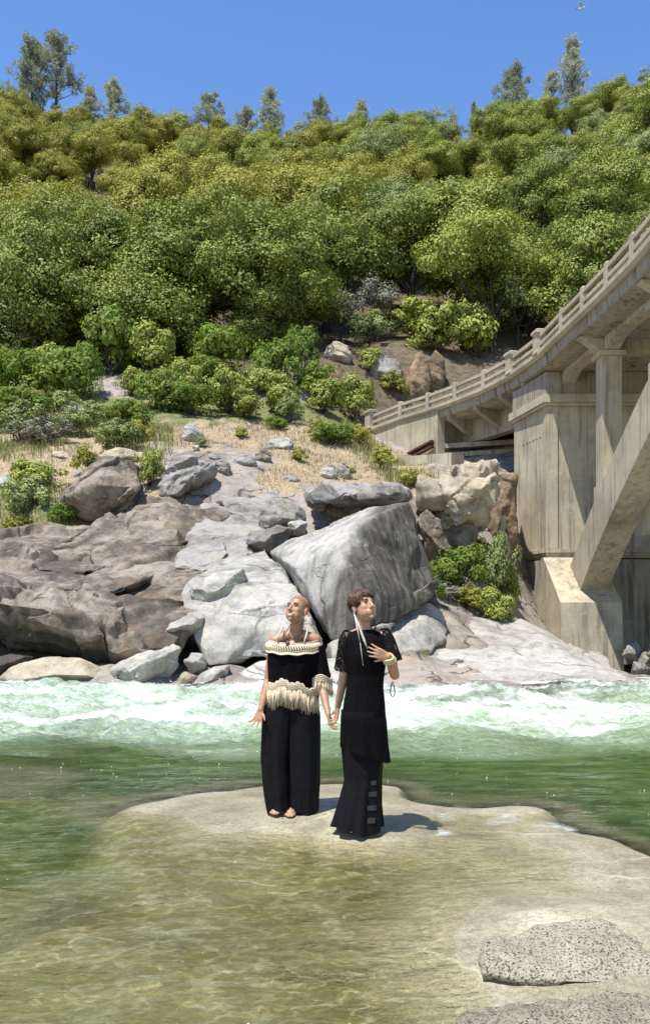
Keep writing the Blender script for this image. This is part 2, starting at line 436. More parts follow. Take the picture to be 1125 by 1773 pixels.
tag(link('ground', me), kind='structure')

# ------------------------------------------------------------------ rock shelf under the women (river bed on the near side)
sp = []
def S(px, py, z):
    d = (CAMZ-z)*FPX/(py-HOR); sp.append(((px-CX)/FPX*d, d, z))
for a in ((500,1402,.05),(470,1395,.045),(560,1415,.05),(620,1432,.05),(680,1420,.04),(350,1402,.03),(400,1380,.03),(450,1372,.03),(270,1405,.01),(700,1382,.02),
          (750,1412,-.005),(900,1412,-.005),(830,1420,-.012),(960,1425,.01),(1000,1445,.02),(1100,1495,.07),(900,1480,-.015),(1125,1560,.06),(1000,1545,.005),(1300,1600,.15),(1250,1500,.1),
          (120,1400,-.35),(0,1405,-.5),(-300,1420,-.7),(0,1450,-.38),(150,1452,-.2),(90,1380,-.9),(-300,1550,-.5),
          (300,1462,-.05),(420,1450,-.012),(500,1465,-.04),(600,1475,-.03),(700,1480,-.03),(650,1510,-.07),(400,1540,-.17),(200,1540,-.24),(600,1560,-.12),(800,1540,-.05),(0,1550,-.3),
          (300,1650,-.16),(500,1650,-.09),(650,1640,-.05),(750,1620,-.02),(600,1720,-.1),(700,1720,-.06),(800,1740,-.015),
          (100,1620,-.11),(200,1640,-.08),(280,1700,-.12),(250,1745,-.22),(50,1725,-.9),(0,1765,-1.2),(-100,1760,-1.3),(150,1690,-.22),(450,1760,-.16),
          (850,1615,.02),(900,1590,.06),(1000,1580,.10),(1125,1585,.12),(1250,1585,.14),(1000,1520,.04),(1125,1640,.10),(1000,1650,.08),(850,1730,.0),(1000,1725,.03),(1125,1725,.04),(850,1770,-.01),(1000,1765,.02),(1125,1765,.03),(1400,1760,.2)): S(*a)
for px, py, dd in ((230,1392,.5),(330,1373,.5),(450,1358,.45),(580,1356,.45),(700,1364,.5),(770,1393,.45),(880,1392,.45),(955,1400,.45),(1060,1448,.45),(1125,1478,.5),(1300,1520,.6)):
    d = CAMZ*FPX/(py-HOR)
    X = (px-CX)/FPX
    sp += [(X*d, d, -.02), (X*(d+dd), d+dd, -.75), (X*(d+1.8), d+1.8, -1.6)]
sp += [(x, y, -1.9) for x in (-14,-8,-4,0,4,8,14) for y in (11.5, 14.5, 18)]
sp += [(x, y, z) for x, y, z in ((-8,2,-.8),(-8,6,-1.0),(-5,0,-.5),(0,1,-.1),(3,1,.2),(6,3,.25),(8,5,.1),(10,6,-.6),(0,-4,.4),(6,-4,.8),(-6,-5,.5),(-14,-5,.5),(14,-5,1),(14,8,-1.9))]
shelf_f = rbf(sp, .25)
def shelf_z(X, Y):
    X = np.asarray(X, float).ravel(); Y = np.asarray(Y, float).ravel()
    z = shelf_f(X, Y); k = np.clip((.12-z)/.3, 0, 1)*.6+.4
    lim = .004+.048*np.exp(-((X+.1)/1.25)**4-((Y-6.75)/.75)**4)+np.clip(X-1.5, 0, None)*.022+np.clip(4.4-Y, 0, None)*np.clip(X-.3, 0, 1)*.05+np.clip((X-.5)/.5, 0, 1)*np.clip((4.95-Y)/.6, 0, 1)*.12; sft = .016
    z = lim-sft*np.logaddexp(0, (lim-z)/sft)
    flat = np.exp(-(((X-0)/.9)**2+((Y-6.4)/.6)**2))
    return z+(1-flat)*k*(fbm2(X+.4*Y, Y*1.3, .9, 4, 2.)*.035+fbm2(X, Y, 3.2, 3, 8.)*.012)
xs = axis([(-40,-14,3),(-14,-5,.3),(-5,5.5,.033),(5.5,14,.3),(14,40,3)])
ys = axis([(-14,1.5,.7),(1.5,8.6,.033),(8.6,10,.15),(10,18.5,.6)])
X, Y, f = grid(xs, ys); Z = shelf_z(X, Y)
b = NB('wet_shelf_rock'); p = b.pos()
big = b.noise(p, .9, 5, .6, .5); mid = b.noise(p, 5, 6, .65, .4); fine = b.noise(p, 30, 5, .7); spk = b.noise(p, 140, 2, .6)
col = b.mix(b.ramp(big, .35, .68), (.55,.51,.37), (.34,.31,.205))
col = b.mix(b.ramp(mid, .45, .7, 0, .5), col, (.17,.155,.105)); col = b.mix(b.ramp(fine, .4, .68, 0, .5), col, (.13,.12,.085))
col = b.mix(b.ramp(spk, .5, .62, 0, .6), col, (.10,.09,.075))
dk = b.ramp(b.attr('wet'), -.085, -.035, 0, .42); col = b.mix(dk, col, b.mix(1., col, (.55,.52,.45), 'MULTIPLY'))
alg = b.ramp(b.attr('wet'), .02, .4, 0, .5); col = b.mix(alg, col, (.34,.345,.17))
pale_edge = b.voro(warp(b, p, 1.1, .9), .7, 'DISTANCE_TO_EDGE'); vn = b.math('MULTIPLY', b.ramp(pale_edge, 0, .014, 1, 0), b.ramp(b.noise(p, .7, 2), .45, .55))
col = b.mix(b.math('MULTIPLY', vn, .5), col, (.55,.52,.38))  # thin pale cell-edge lines, in patches, over the bed colour
h = b.math('ADD', b.math('MULTIPLY', mid, .5), b.math('MULTIPLY', fine, .22))
rough = b.ramp(b.attr('wet'), -.10, -.02, .85, .38)
m_shelf = b.done(b.pbr(col, rough, b.bump(h, .55, .03), .35))
me = mesh_np('river_bed', np.c_[X, Y, Z], f, m_shelf, True)
me.attributes.new('wet', 'FLOAT', 'POINT').data.foreach_set('value', (-Z).astype(np.float32))
tag(link('river_bed', me), kind='structure')

# ------------------------------------------------------------------ river surface
xs = axis([(-90,-20,5),(-20,-8,.25),(-8,8,.06),(8,20,.2),(20,90,5)])
ys = axis([(-3,2,.5),(2,12,.055),(12,21,.075)])
X, Y, f = grid(xs, ys)
far = np.clip((Y-8.2)/2.2, 0, 1)
px = CX+X/np.maximum(Y, 1)*FPX
# rapids: crests run along the current, strongest on the right
st = np.stack([X*.55+Y*.15, Y*.95, np.zeros_like(X)], 1)
n1 = fbm(st*.8, 3); n2 = fbm(np.stack([X*1.1, Y*2.1, np.ones_like(X)*3], 1), 4); n3 = fbm(np.stack([X*3.1, Y*5.5, np.ones_like(X)*7], 1), 3)
amp = np.clip((Y-9.3)/2.5, 0, 1)*np.clip((20-Y)/2.5, .35, 1)
Z = amp*(.22*n1+.15*(.5-np.abs(n2)*1.6)+.07*(1-np.abs(n3)*2))
hump = np.exp(-((Y-10.6-.35*np.sin(X*.6))/.55)**2)*np.clip((X+.5)/2, 0, 1)*.14      # standing wave at the foot of the rapid
hump2 = np.exp(-((Y-15.5-.5*np.sin(X*.5+1))/.8)**2)*.15
Z = Z+hump+hump2
near = 1-np.clip((Y-8.5)/1.5, 0, 1)
Z = Z+near*(.006*fbm(np.stack([X*2.2, Y*4.0, np.zeros_like(X)], 1), 3))+(1-amp)*far*.03*fbm(np.stack([X*.9, Y*2.2, np.zeros_like(X)], 1), 3)
bed = np.where(Y < 17, shelf_z(X, Y), -1.5); gz = ground_z(X, Y); bed = np.where(Y > 12, np.maximum(bed, gz), bed)
depth = np.clip(Z-bed, 0, 3)
# foam cover: sheets in the rapid, streaks and flecks downstream, a collar where the river meets the rock
f1 = fbm(np.stack([X*.5, Y*1.3, np.zeros_like(X)+2], 1), 5, .6)
left = np.clip((600-px)/500, 0, 1)
edge0 = 10.3+1.0*left+.5*f1
foam = np.clip((Y-edge0)/1.2, 0, 1)*(.66+.8*f1+.55*n2)*(1-.2*left)
foam = np.maximum(foam, hump*5.5*(.5+.9*n2+.4*f1))
foam = np.maximum(foam, np.clip((Y-9.2)/1.0, 0, 1)*np.clip(.15+1.3*f1, 0, 1)*.55)
milk = np.clip((Y-9.3+.9*f1-.3*left)/1.8, 0, 1)
edge = np.exp(-(depth/.10)**2)*np.clip((X*0+1), 0, 1)*((Y > 6.2) & (X > .6)) * np.clip(.25+1.6*fbm(np.stack([X*2.5, Y*2.5, np.zeros_like(X)], 1), 3), 0, 1)
foam = np.maximum(foam, edge*.55)
b = NB('river_water'); p = b.pos()
wavy = b.map(p, scale=(1,1.9,1))
r1 = b.noise(wavy, 2.2, 3, .55, .5); r2 = b.noise(wavy, 9, 4, .6, .8); r3 = b.noise(wavy, 30, 3, .6)
hh = b.math('ADD', b.math('MULTIPLY', r1, 1.), b.math('ADD', b.math('MULTIPLY', r2, .45), b.math('MULTIPLY', r3, .07)))
nor = b.bump(hh, .9, .09)
dep = b.attr('depth'); foam_a = b.attr('foam'); milk_a = b.attr('milk')
op = b.math('SUBTRACT', 1., b.math('POWER', 2.71828, b.math('MULTIPLY', dep, -1.05)))
deepc = b.mix(b.ramp(r1, .35, .65), (.034,.070,.011), (.080,.125,.029))
shal = (.40,.39,.18)
bodyc = b.mix(b.ramp(dep, .12, .65), shal, deepc)
bodyc = b.mix(b.math('MULTIPLY', milk_a, .85), bodyc, b.mix(b.ramp(r2, .35, .65), (.31,.42,.26), (.50,.60,.43)))
dif = b.n('ShaderNodeBsdfDiffuse'); b.set(dif.inputs[0], bodyc); b.t.links.new(nor, dif.inputs['Normal'])
tr = b.n('ShaderNodeBsdfTransparent')
lens = b.noise(warp(b, b.map(p, scale=(1,1.5,1)), 3., .5), 3.4, 2, .4)           # caustic light lines painted into the water tint, curved by this noise
thick = b.ramp(b.math('ABSOLUTE', b.math('SUBTRACT', lens, .5)), .0, .06)  # zero along the painted caustic lines, full tint between them
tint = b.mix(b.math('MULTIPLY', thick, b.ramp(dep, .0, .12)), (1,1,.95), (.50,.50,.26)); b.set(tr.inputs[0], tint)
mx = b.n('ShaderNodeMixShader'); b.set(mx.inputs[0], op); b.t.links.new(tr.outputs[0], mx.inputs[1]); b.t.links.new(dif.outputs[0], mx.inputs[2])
gl = b.n('ShaderNodeBsdfGlossy'); gl.inputs['Roughness'].default_value = .06; b.t.links.new(nor, gl.inputs['Normal'])
fr = b.n('ShaderNodeFresnel'); fr.inputs[0].default_value = 1.33; b.t.links.new(nor, fr.inputs['Normal'])
mg = b.n('ShaderNodeMixShader'); b.set(mg.inputs[0], b.math('MULTIPLY', fr.outputs[0], b.ramp(dep, .0, .012, .35, 1.))); b.t.links.new(mx.outputs[0], mg.inputs[1]); b.t.links.new(gl.outputs[0], mg.inputs[2])
fn = b.noise(b.map(p, scale=(1,2.0,1)), 3.8, 6, .66, .7); fn2 = b.noise(b.map(p, scale=(1,1.6,1)), 22, 4, .7)
ff = b.math('ADD', foam_a, b.math('ADD', b.math('MULTIPLY', b.math('SUBTRACT', fn, .5), 1.5), b.math('MULTIPLY', b.math('SUBTRACT', fn2, .5), .4)))
ff = b.ramp(ff, .18, 1.1, 0, .92); ff = b.math('MULTIPLY', ff, b.ramp(foam_a, .06, .2))
fd = b.n('ShaderNodeBsdfDiffuse'); b.set(fd.inputs[0], b.mix(fn, (.60,.68,.60), (.78,.81,.77))); b.t.links.new(b.bump(b.math('ADD', fn, b.math('MULTIPLY', fn2, .4)), .8, .08), fd.inputs['Normal'])
mf = b.n('ShaderNodeMixShader'); b.set(mf.inputs[0], ff); b.t.links.new(mg.outputs[0], mf.inputs[1]); b.t.links.new(fd.outputs[0], mf.inputs[2])
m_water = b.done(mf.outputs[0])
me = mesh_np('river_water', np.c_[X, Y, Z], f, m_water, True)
for nm, a in (('depth', depth), ('foam', np.clip(foam, 0, 1)), ('milk', milk)):
    me.attributes.new(nm, 'FLOAT', 'POINT').data.foreach_set('value', a.astype(np.float32))
tag(link('river_water', me), kind='structure')
# drops thrown up by the rapid and bubbles drifting below it
k = np.nonzero((foam > .35) & (np.abs(X) < 9) & (Y > 9) & (Y < 19.5) & (n2 > .0))[0]; k = rng.choice(k, 900); k2 = np.nonzero((Y > 6.8) & (Y < 10.5) & (np.abs(X) < 5) & (depth > .3) & (f1 > .1))[0]; k2 = rng.choice(k2, 90)
mbs = MB(); octa = [(0,2,4),(2,1,4),(1,3,4),(3,0,4),(2,0,5),(1,2,5),(3,1,5),(0,3,5)]
for q, hi in [(i, .16) for i in k]+[(i, .004) for i in k2]:
    r_ = random.uniform(.006, .016)*(1 if hi > .1 else .5); c_ = (X[q]+random.uniform(-.1,.1), Y[q]+random.uniform(-.1,.1), Z[q]+abs(random.gauss(0, .5))*hi)
    mbs.add([(c_[0]+r_,c_[1],c_[2]),(c_[0]-r_,c_[1],c_[2]),(c_[0],c_[1]+r_,c_[2]),(c_[0],c_[1]-r_,c_[2]),(c_[0],c_[1],c_[2]+r_),(c_[0],c_[1],c_[2]-r_)], octa)
tag(mbs.obj('spray', plain('spray_drops', (.8,.83,.82), .4, .02)), 'white spray drops and bubbles over the river rapid', 'spray', kind='stuff')

# ------------------------------------------------------------------ concrete arch bridge
EDGE = [(8.62,-14),(8.62,0),(8.62,10),(8.64,16),(8.66,20.6),(8.67,22.64),(8.68,24.67),(8.60,26.7),(8.47,28.75),(8.33,30.8),(8.18,33.5),(7.72,36.3),(7.0,38.6),(6.05,40.7),(5.0,42.6),(3.8,44.4),(2.3,47.4)]
EA = np.array(EDGE, float)
ES = np.r_[0, np.cumsum(np.linalg.norm(np.diff(EA, axis=0), axis=1))]
def at_s(s, u=0., z=0.):
    x = np.interp(s, ES, EA[:, 0]); y = np.interp(s, ES, EA[:, 1]); e = 1.2
    t = np.array([np.interp(s+e, ES, EA[:, 0])-np.interp(s-e, ES, EA[:, 0]), np.interp(s+e, ES, EA[:, 1])-np.interp(s-e, ES, EA[:, 1])])
    t /= np.linalg.norm(t)
    return (x+t[1]*u, y-t[0]*u, z)
def s_of_y(y): return float(np.interp(y, EA[:, 1], ES))
DZ = 11.6
bridge = empty('concrete_bridge', (8.5, 33, 0), 'weathered concrete arch bridge with post and rail parapet rising out of frame on the right', 'bridge')
def sweep(prof, s0, s1, n):
    """prof: list of (u, z) or a function of s giving it"""
    v = []; f = []
    for i in range(n+1):
        s = s0+(s1-s0)*i/n; pr = prof(s) if callable(prof) else prof
        for u, z in pr: v.append(at_s(s, u, z))
    k = len(pr)
    for i in range(n):
        for j in range(k):
            f.append((i*k+j, i*k+(j+1) % k, (i+1)*k+(j+1) % k, (i+1)*k+j))
    f.append(tuple(range(k-1, -1, -1))); f.append(tuple(range(n*k, n*k+k)))
    return v, f
sL, sEnd = s_of_y(-14), ES[-1]
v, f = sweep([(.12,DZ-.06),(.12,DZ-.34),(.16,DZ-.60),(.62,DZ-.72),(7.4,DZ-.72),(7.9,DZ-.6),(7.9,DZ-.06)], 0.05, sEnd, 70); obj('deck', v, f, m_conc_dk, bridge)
v, f = sweep([(-.06,DZ+.02),(-.06,DZ-.13),(.02,DZ-.24),(.26,DZ-.24),(.26,DZ+.02)], 0.05, sEnd, 70); obj('kerb', v, f, m_rail, bridge)
v, f = sweep([(.30,DZ-.03),(.30,DZ-.058),(7.7,DZ-.058),(7.7,DZ-.03)], 0.05, sEnd, 70); obj('roadway', v, f, plain('asphalt', (.05,.05,.05), .9), bridge)
# parapet posts and rails
posts = [(20.6,0),(22.64,0),(24.67,0),(26.7,0),(28.75,0),(30.8,0),(33.5,1),(36.3,1),(38.6,0),(40.7,0),(42.6,0),(44.4,0),(47.2,2)]
posts = [(y, 0) for y in (12.4,14.45,16.5,18.55)]+posts
ps = []
for y, k in posts:
    s = s_of_y(y); ps.append((s, k)); hw = (.12,.22,.30)[k]; hh = (.80,.92,1.02)[k]; mb = MB()
    def ring(a, z): return [at_s(s-a, .10-a*.8, z), at_s(s+a, .10-a*.8, z), at_s(s+a, .10+a*.8, z), at_s(s-a, .10+a*.8, z)]
    lv = [(hw, DZ-.02), (hw*.94, DZ+hh-.10), (hw*.94, DZ+hh-.05), (hw*.7, DZ+hh)] if k == 0 else [(hw*1.1, DZ-.02), (hw, DZ+.1), (hw, DZ+hh-.2), (hw*1.3, DZ+hh-.17), (hw*1.3, DZ+hh-.06), (hw*.8, DZ+hh)]
    V = []; Fc = []
    for a, z in lv: V += ring(a, z)
    for i in range(len(lv)-1):
        for j in range(4): Fc.append((i*4+j, i*4+(j+1) % 4, i*4+4+(j+1) % 4, i*4+4+j))
    Fc += [(3,2,1,0), tuple(range(len(V)-4, len(V)))]
    o = obj('railing_post', V, Fc, m_rail, bridge)
for (s0, k0), (s1, k1) in zip(ps[:-1], ps[1:]):
    a = s0+(.10,.2,.28)[k0]; c = s1-(.10,.2,.28)[k1]
    for z, hgt in ((DZ+.30, .13), (DZ+.64, .14)):
        MB().beam(at_s(a, .10, z), at_s(c, .10, z), .13, hgt).obj('rail', m_rail, bridge)
# edge girders with arched haunches, carried by the pier and the columns
KK = 1.045
COLY = [29.5, 24.5, 21.5, 17.2, 13.0]
sup = sorted([s_of_y(y) for y in COLY+[33.6]])
def girder(u0, u1):
    def prof(s):
        g = 0.
        for a, c in zip(sup[:-1], sup[1:]):
            if a <= s <= c: g = min(1, max(0, (abs((s-a)/(c-a)*2-1)-.38)/.5))**2
        zb = DZ-.86-.40*g
        return [(u0, DZ-.70), (u0, zb), (u1, zb), (u1, DZ-.70)]
    return sweep(prof, sup[0]-.3, sup[-1]+.2, 110)
for u0, u1 in ((.95,1.45), (6.3,6.8)):
    v, f = girder(u0, u1); obj('arched_girder', v, f, m_conc, bridge)
for y in COLY[:4]:
    s = s_of_y(y)
    def pr(sign):
        return [at_s(s+sign*.2, u, z) for u, z in ((.18,DZ-.66),(.7,DZ-1.0),(.96,DZ-1.17),(6.4,DZ-1.17),(6.9,DZ-1.0),(7.6,DZ-.74),(3.0,DZ-.70))]
    A = pr(-1); B = pr(1); n = 7
    obj('floor_beam', A+B, [tuple(range(n)), tuple(range(2*n-1, n-1, -1))]+[(i, i+n, (i+1) % n+n, (i+1) % n) for i in range(n)], m_conc, bridge)
def arch_z(y): return 11.1-.0162*(y-8.3)**2
for x0 in (9.25, 14.0):
    V = []; Fc = []; yy = np.linspace(33.3, -15, 70)
    for y in yy:
        th = .95+.9*abs(y-8)/23; zb = max(arch_z(y), 1.2)
        V += [(x0,y,zb),(x0+1.0,y,zb),(x0+1.0,y,zb+th),(x0,y,zb+th)]
    for i in range(69):
        for j in range(4): Fc.append((i*4+j, i*4+(j+1) % 4, i*4+4+(j+1) % 4, i*4+4+j))
    Fc += [(3,2,1,0), tuple(range(69*4, 70*4))]
    obj('arch_rib', V, Fc, m_conc, bridge)
    for y in COLY:
        th = .95+.9*abs(y-8)/23; zt = arch_z(y)+th; xo = x0+.06
        mb = MB(); mb.box(xo, xo+.68, y-.32, y+.32, zt-.4, DZ-1.28); mb.box(xo-.10, xo+.78, y-.44, y+.44, DZ-1.36, DZ-1.20)
        mb.box(xo-.05, xo+.73, y-.38, y+.38, zt-.3, zt+.28)
        mb.obj('column', m_conc, bridge)
MB().box(10.26, 14.0, 26.9, 28.1, 4.1, 5.1).obj('cross_strut', m_conc, bridge)
MB().box(10.26, 14.0, 17.8, 18.8, 8.2, 9.0).obj('cross_strut', m_conc, bridge)
# pier: wall with pilaster corner, cornice, string course and splayed skewback
def prism(mb, poly, z0, z1, top=None):
    n = len(poly); top = top or poly
    v = [(x, y, z0) for x, y in poly]+[(x, y, z1) for x, y in top]
    return mb.add(v, [tuple(range(n-1, -1, -1)), tuple(range(n, 2*n))]+[(i, (i+1) % n, (i+1) % n+n, i+n) for i in range(n)])
def foot(o): return [(8.57-o, 33.44-o), (16.1+o, 33.44-o), (16.1+o, 36.5+o), (7.96-o, 36.5+o)]
def kz(z): return CAMZ+(z-CAMZ)*KK
prism(MB(), foot(0), kz(3.6), kz(9.35)).obj('pier', m_conc, bridge)
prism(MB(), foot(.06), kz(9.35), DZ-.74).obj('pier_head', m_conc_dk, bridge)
mb = MB(); prism(mb, foot(.20), kz(9.32), kz(9.62)); prism(mb, foot(.13), kz(9.20), kz(9.317)); mb.obj('cornice', m_conc, bridge)
mb = MB(); prism(mb, foot(.10), kz(3.80), kz(3.93)); prism(mb, foot(.06), kz(3.68), kz(3.796)); mb.obj('string_course', m_conc, bridge)
prism(MB(), foot(.22), -.4, kz(3.55), foot(.05)).obj('pier_base', m_conc_dk, bridge)
prism(MB(), [(8.49,33.37),(8.95,33.37),(8.95,33.85),(8.49,33.85)], kz(3.94), kz(9.19)).obj('corner_pilaster', m_conc, bridge)
V = []; Fc = []
for x in (8.36, 10.55):
    V += [(x,33.6,-.6),(x,30.6,-.6),(x,30.8,1.95),(x,33.25,3.70),(x,33.6,3.70)]
Fc = [(0,1,2,3,4),(9,8,7,6,5)]+[(i, i+5, (i+1) % 5+5, (i+1) % 5) for i in range(5)]
obj('skewback', V, Fc, m_conc, bridge)
V = [(x+4.6 if x > 0 else x, y, z) for x, y, z in V]; 
V = [(13.2 if i < 5 else 15.3, y, z) for i, (x, y, z) in enumerate(V)]
obj('skewback', V, Fc, m_conc, bridge)
for k in range(6):
    t = .2+.1*k; cx_ = 8.57+(7.96-8.57)*t; cy_ = 33.44+3.06*t; 
    MB().tube([(cx_-.004, cy_-.001, 8.45), (cx_+.03, cy_+.006, 8.45)], .045, 8).obj('weep_hole', plain('hole', (.04,.035,.03)) if k == 0 else bpy.data.materials['hole'], bridge)
# approach span and abutment
sa, sb = s_of_y(41.9), sEnd
v, f = sweep([(.06,DZ-.22),(.06,8.2),(.5,8.2),(.5,DZ-.22)], sa, sb, 14); obj('abutment_wall', v, f, m_conc, bridge)
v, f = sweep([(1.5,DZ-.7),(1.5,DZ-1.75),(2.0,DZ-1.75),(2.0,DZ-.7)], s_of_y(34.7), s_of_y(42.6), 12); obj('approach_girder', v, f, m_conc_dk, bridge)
for y in (35.4, 37.4, 39.4, 41.3):
    s = s_of_y(y); A = [at_s(s-.14, u, z) for u, z in ((.18,DZ-.60),(.18,DZ-.75),(1.5,DZ-1.5),(1.5,DZ-.70))]; B = [at_s(s+.14, u, z) for u, z in ((.18,DZ-.60),(.18,DZ-.75),(1.5,DZ-1.5),(1.5,DZ-.70))]
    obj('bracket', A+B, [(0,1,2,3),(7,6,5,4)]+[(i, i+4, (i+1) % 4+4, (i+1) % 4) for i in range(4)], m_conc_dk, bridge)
p0 = np.array(at_s(s_of_y(42.3), .5)); p1 = np.array(at_s(s_of_y(42.3), 7.6)); mb = MB()
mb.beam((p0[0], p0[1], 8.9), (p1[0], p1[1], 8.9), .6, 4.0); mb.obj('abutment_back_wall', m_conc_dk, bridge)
for z, o_ in ((10.2, .1), (9.75, .2), (9.2, .3)):
    a = np.array(at_s(s_of_y(41.9), .55)); c = np.array(at_s(s_of_y(35.2), 4.0)); 
    MB().beam((a[0], a[1]+.2, z-.5), (a[0]+4.2, a[1]-1.2, z-.5), .3+o_, .22).obj('bearing_ledge', m_conc_dk, bridge)
# rusted channel below the wall and the low footing beside it
q0 = at_s(s_of_y(44.3), -.16, 9.42); q1 = at_s(s_of_y(42.0), -.16, 9.88)
mb = MB(); mb.beam(q0, q1, .22, .10); mb.beam((q0[0], q0[1], q0[2]-.26), (q1[0], q1[1], q1[2]-.26), .22, .10); mb.beam((q0[0]+.07, q0[1]+.04, q0[2]-.13), (q1[0]+.07, q1[1]+.04, q1[2]-.13), .05, .2)
mb.obj('rusted_channel', m_rust, bridge)
a = W(700, 806, 40.5); c = W(792, 800, 38.2)
mb = MB(); mb.beam((a[0], a[1], a[2]-.3), (c[0], c[1], c[2]-.3), .9, 1.3); mb.obj('footing', m_conc, bridge)

# ------------------------------------------------------------------ boulders
AX = np.array([.80, .25, .55]); AX /= np.linalg.norm(AX); AY = np.cross([0, .55, .83], AX); AY /= np.linalg.norm(AY); AZ = np.cross(AX, AY)
def fracture(co, no, cell, off, tilt, groove, seed, stretch=.42):
    """breaks a surface into angular blocks elongated along the rock's grain, each set in or out and tilted, with open joints"""
    r_ = np.random.default_rng(seed)
    q = np.stack([co @ AX*stretch, co @ AY, co @ AZ], 1)/cell
    q = q+np.stack([fbm(co*.9/cell+3*k, 3) for k in range(3)], 1)*.16
    lo, hi = q.min(0)-.5, q.max(0)+.5; n = int(np.clip(np.prod(hi-lo)*1.0, 8, 420)); sd_ = r_.uniform(lo, hi, (n, 3))
    o_ = r_.uniform(-1, .35, n)*off; tl = r_.normal(size=(n, 3))*tilt; d = np.empty(len(q)); jn = r_.uniform(0, 1, n)
    for i in range(0, len(q), 8000):
        D = np.sqrt(((q[i:i+8000, None, :]-sd_[None])**2).sum(2)); a = np.argpartition(D, 2, axis=1)[:, :2]; da = np.take_along_axis(D, a, 1)
        sw = da[:, 0] > da[:, 1]; k1 = np.where(sw, a[:, 1], a[:, 0]); e = np.abs(da[:, 0]-da[:, 1])
        k2 = np.where(sw, a[:, 0], a[:, 1]); w_ = np.clip(e/.045, 0, 1); w_ = .5+.5*w_*w_*(3-2*w_)
        dd = (o_[k1]+((q[i:i+8000]-sd_[k1])*tl[k1]).sum(1))*w_*off+(o_[k2]+((q[i:i+8000]-sd_[k2])*tl[k2]).sum(1))*(1-w_)*off
        d[i:i+8000] = dd-groove*np.exp(-(e/.07)**2)*(jn[k1] > .35)*(jn[k2] > .35)
    return co+no*d[:, None]
ROCKS = []
def rock(label, outline, ridge, d0, thick, mat, rough=.05, vox=None, group=None, dd=None, sink=0., cat='boulder', name='boulder', sm=0, shrink=.9, chis=12, p3=None, frac=None):
    """outline: photo silhouette; ridge: (px, py, toward-camera metres) crest points; the back is set 'thick' metres behind"""
    if p3 is not None:
        pts = np.array([W(*q) for q in p3]); d0 = 0.
    elif d0 is None:
        bx = sorted(outline, key=lambda q: -q[1])[:2]; d0 = hit((bx[0][0]+bx[1][0])/2, (bx[0][1]+bx[1][1])/2-2)
    if p3 is None: O = np.array(outline, float); c = O.mean(0); pts = []
    for i, (x, y) in enumerate(outline if p3 is None else ()):
        pts.append(W(x, y, d0+(dd[i] if dd else .12*thick)))
        xs_ = c[0]+(x-c[0])*shrink; ys_ = c[1]+(y-c[1])*shrink+4
        pts.append(W(xs_, ys_, d0+thick))
    for x, y, t in (ridge if p3 is None else ()): pts.append(W(x, y, d0-t))
    pts = np.array(pts); pts[:, 2] -= sink
    bm = bmesh.new()
    for q in pts: bm.verts.new(q)
    r = bmesh.ops.convex_hull(bm, input=bm.verts)
    bmesh.ops.delete(bm, geom=list({g for g in r['geom_interior']+r['geom_unused'] if isinstance(g, bmesh.types.BMVert)}), context='VERTS')
    bm.verts.index_update(); vv = [tuple(q.co) for q in bm.verts]; ff = [tuple(q.index for q in fc.verts) for fc in bm.faces]; bm.free()
    ext = pts.max(0)-pts.min(0); size = float(np.sort(ext)[1])
    if vox is None: vox = max(.02, float(ext.max())/75)
    co, no, fa = remesh(vv, ff, vox, sm)
    L = size
    rs = np.random.default_rng(100+len(ROCKS)); cc = co.mean(0)
    for k in range(chis):
        nn = rs.normal(size=3); nn /= np.linalg.norm(nn); pr = (co-cc) @ nn
        h_ = pr.max()*rs.uniform(.86, .98); ov = np.clip(pr-h_, 0, None); ov = np.minimum(ov, .07*L); co = co-nn*ov[:, None]
    q = co+np.array([len(ROCKS)*3.7, 0, 0])
    bd = q @ np.array([.35, .2, .9])                       # bedding planes
    n = rough*L*(fbm(q*(1.6/L), 3)*.5)+rough*.8*L*np.tanh(pn(np.stack([q[:,0]*.9/L, q[:,1]*.9/L, bd*4.5/L], 1))*7)*.6+rough*.8*L*fbm(q*(4.2/L)+3, 5, .62)
    co = co+no*n[:, None]
    if frac: co = fracture(co, no, *frac, seed=len(ROCKS)+40)
    o = thing(name, co, fa, mat, label, cat, group, smooth=True)
    if frac: o.data.set_sharp_from_angle(angle=rad(38))
    ROCKS.append(o); return o

# left slabs with the undercut foot; every corner is placed with its own depth
def slab(label, p3, mat, rough=.034, **kw): return rock(label, [], [], 0, 1, mat, rough, p3=p3, **kw)
slab('huge brown granite slab at the left frame edge with a dark undercut foot', [(-300,1015,20.8),(0,1030,20.2),(70,1054,20.1),(130,1062,20.1),(180,1105,20.0),(-300,925,27),(0,960,26),(120,935,27.5),(200,905,28.8),(225,990,24.5),
     (-300,1090,23),(0,1112,22.6),(90,1140,22.2),(150,1158,21.6),(195,1158,20.8),(220,1110,21.2),(-300,1010,29),(100,1000,30),(200,1000,30)], m_brown, vox=.055, chis=5, frac=(1.9, .25, .9, .16))
slab('long brown granite slab sloping down to the water between undercut slab and angular block', [(120,1066,20.4),(185,1108,19.7),(240,1122,19.5),(300,1122,19.5),(322,1088,19.9),(190,903,28.6),(335,866,31),(372,905,28),(352,1000,23.2),(335,1050,21.2),
     (190,1160,20.4),(245,1166,20.0),(300,1160,20.0),(200,1050,26),(330,1050,26)], m_brown, vox=.052, chis=5, frac=(1.8, .25, .9, .16))
slab('brown weathered slab along the top of the left rock bank', [(40,968,25.3),(200,900,27.7),(250,862,29.6),(330,850,31.2),(392,850,31),(400,890,28.6),(345,935,25.8),(245,955,25.2),(130,985,24.6),(100,1010,26),(300,1000,27)], m_brown, .03, vox=.055, chis=4, frac=(1.5, .25, .9, .16))
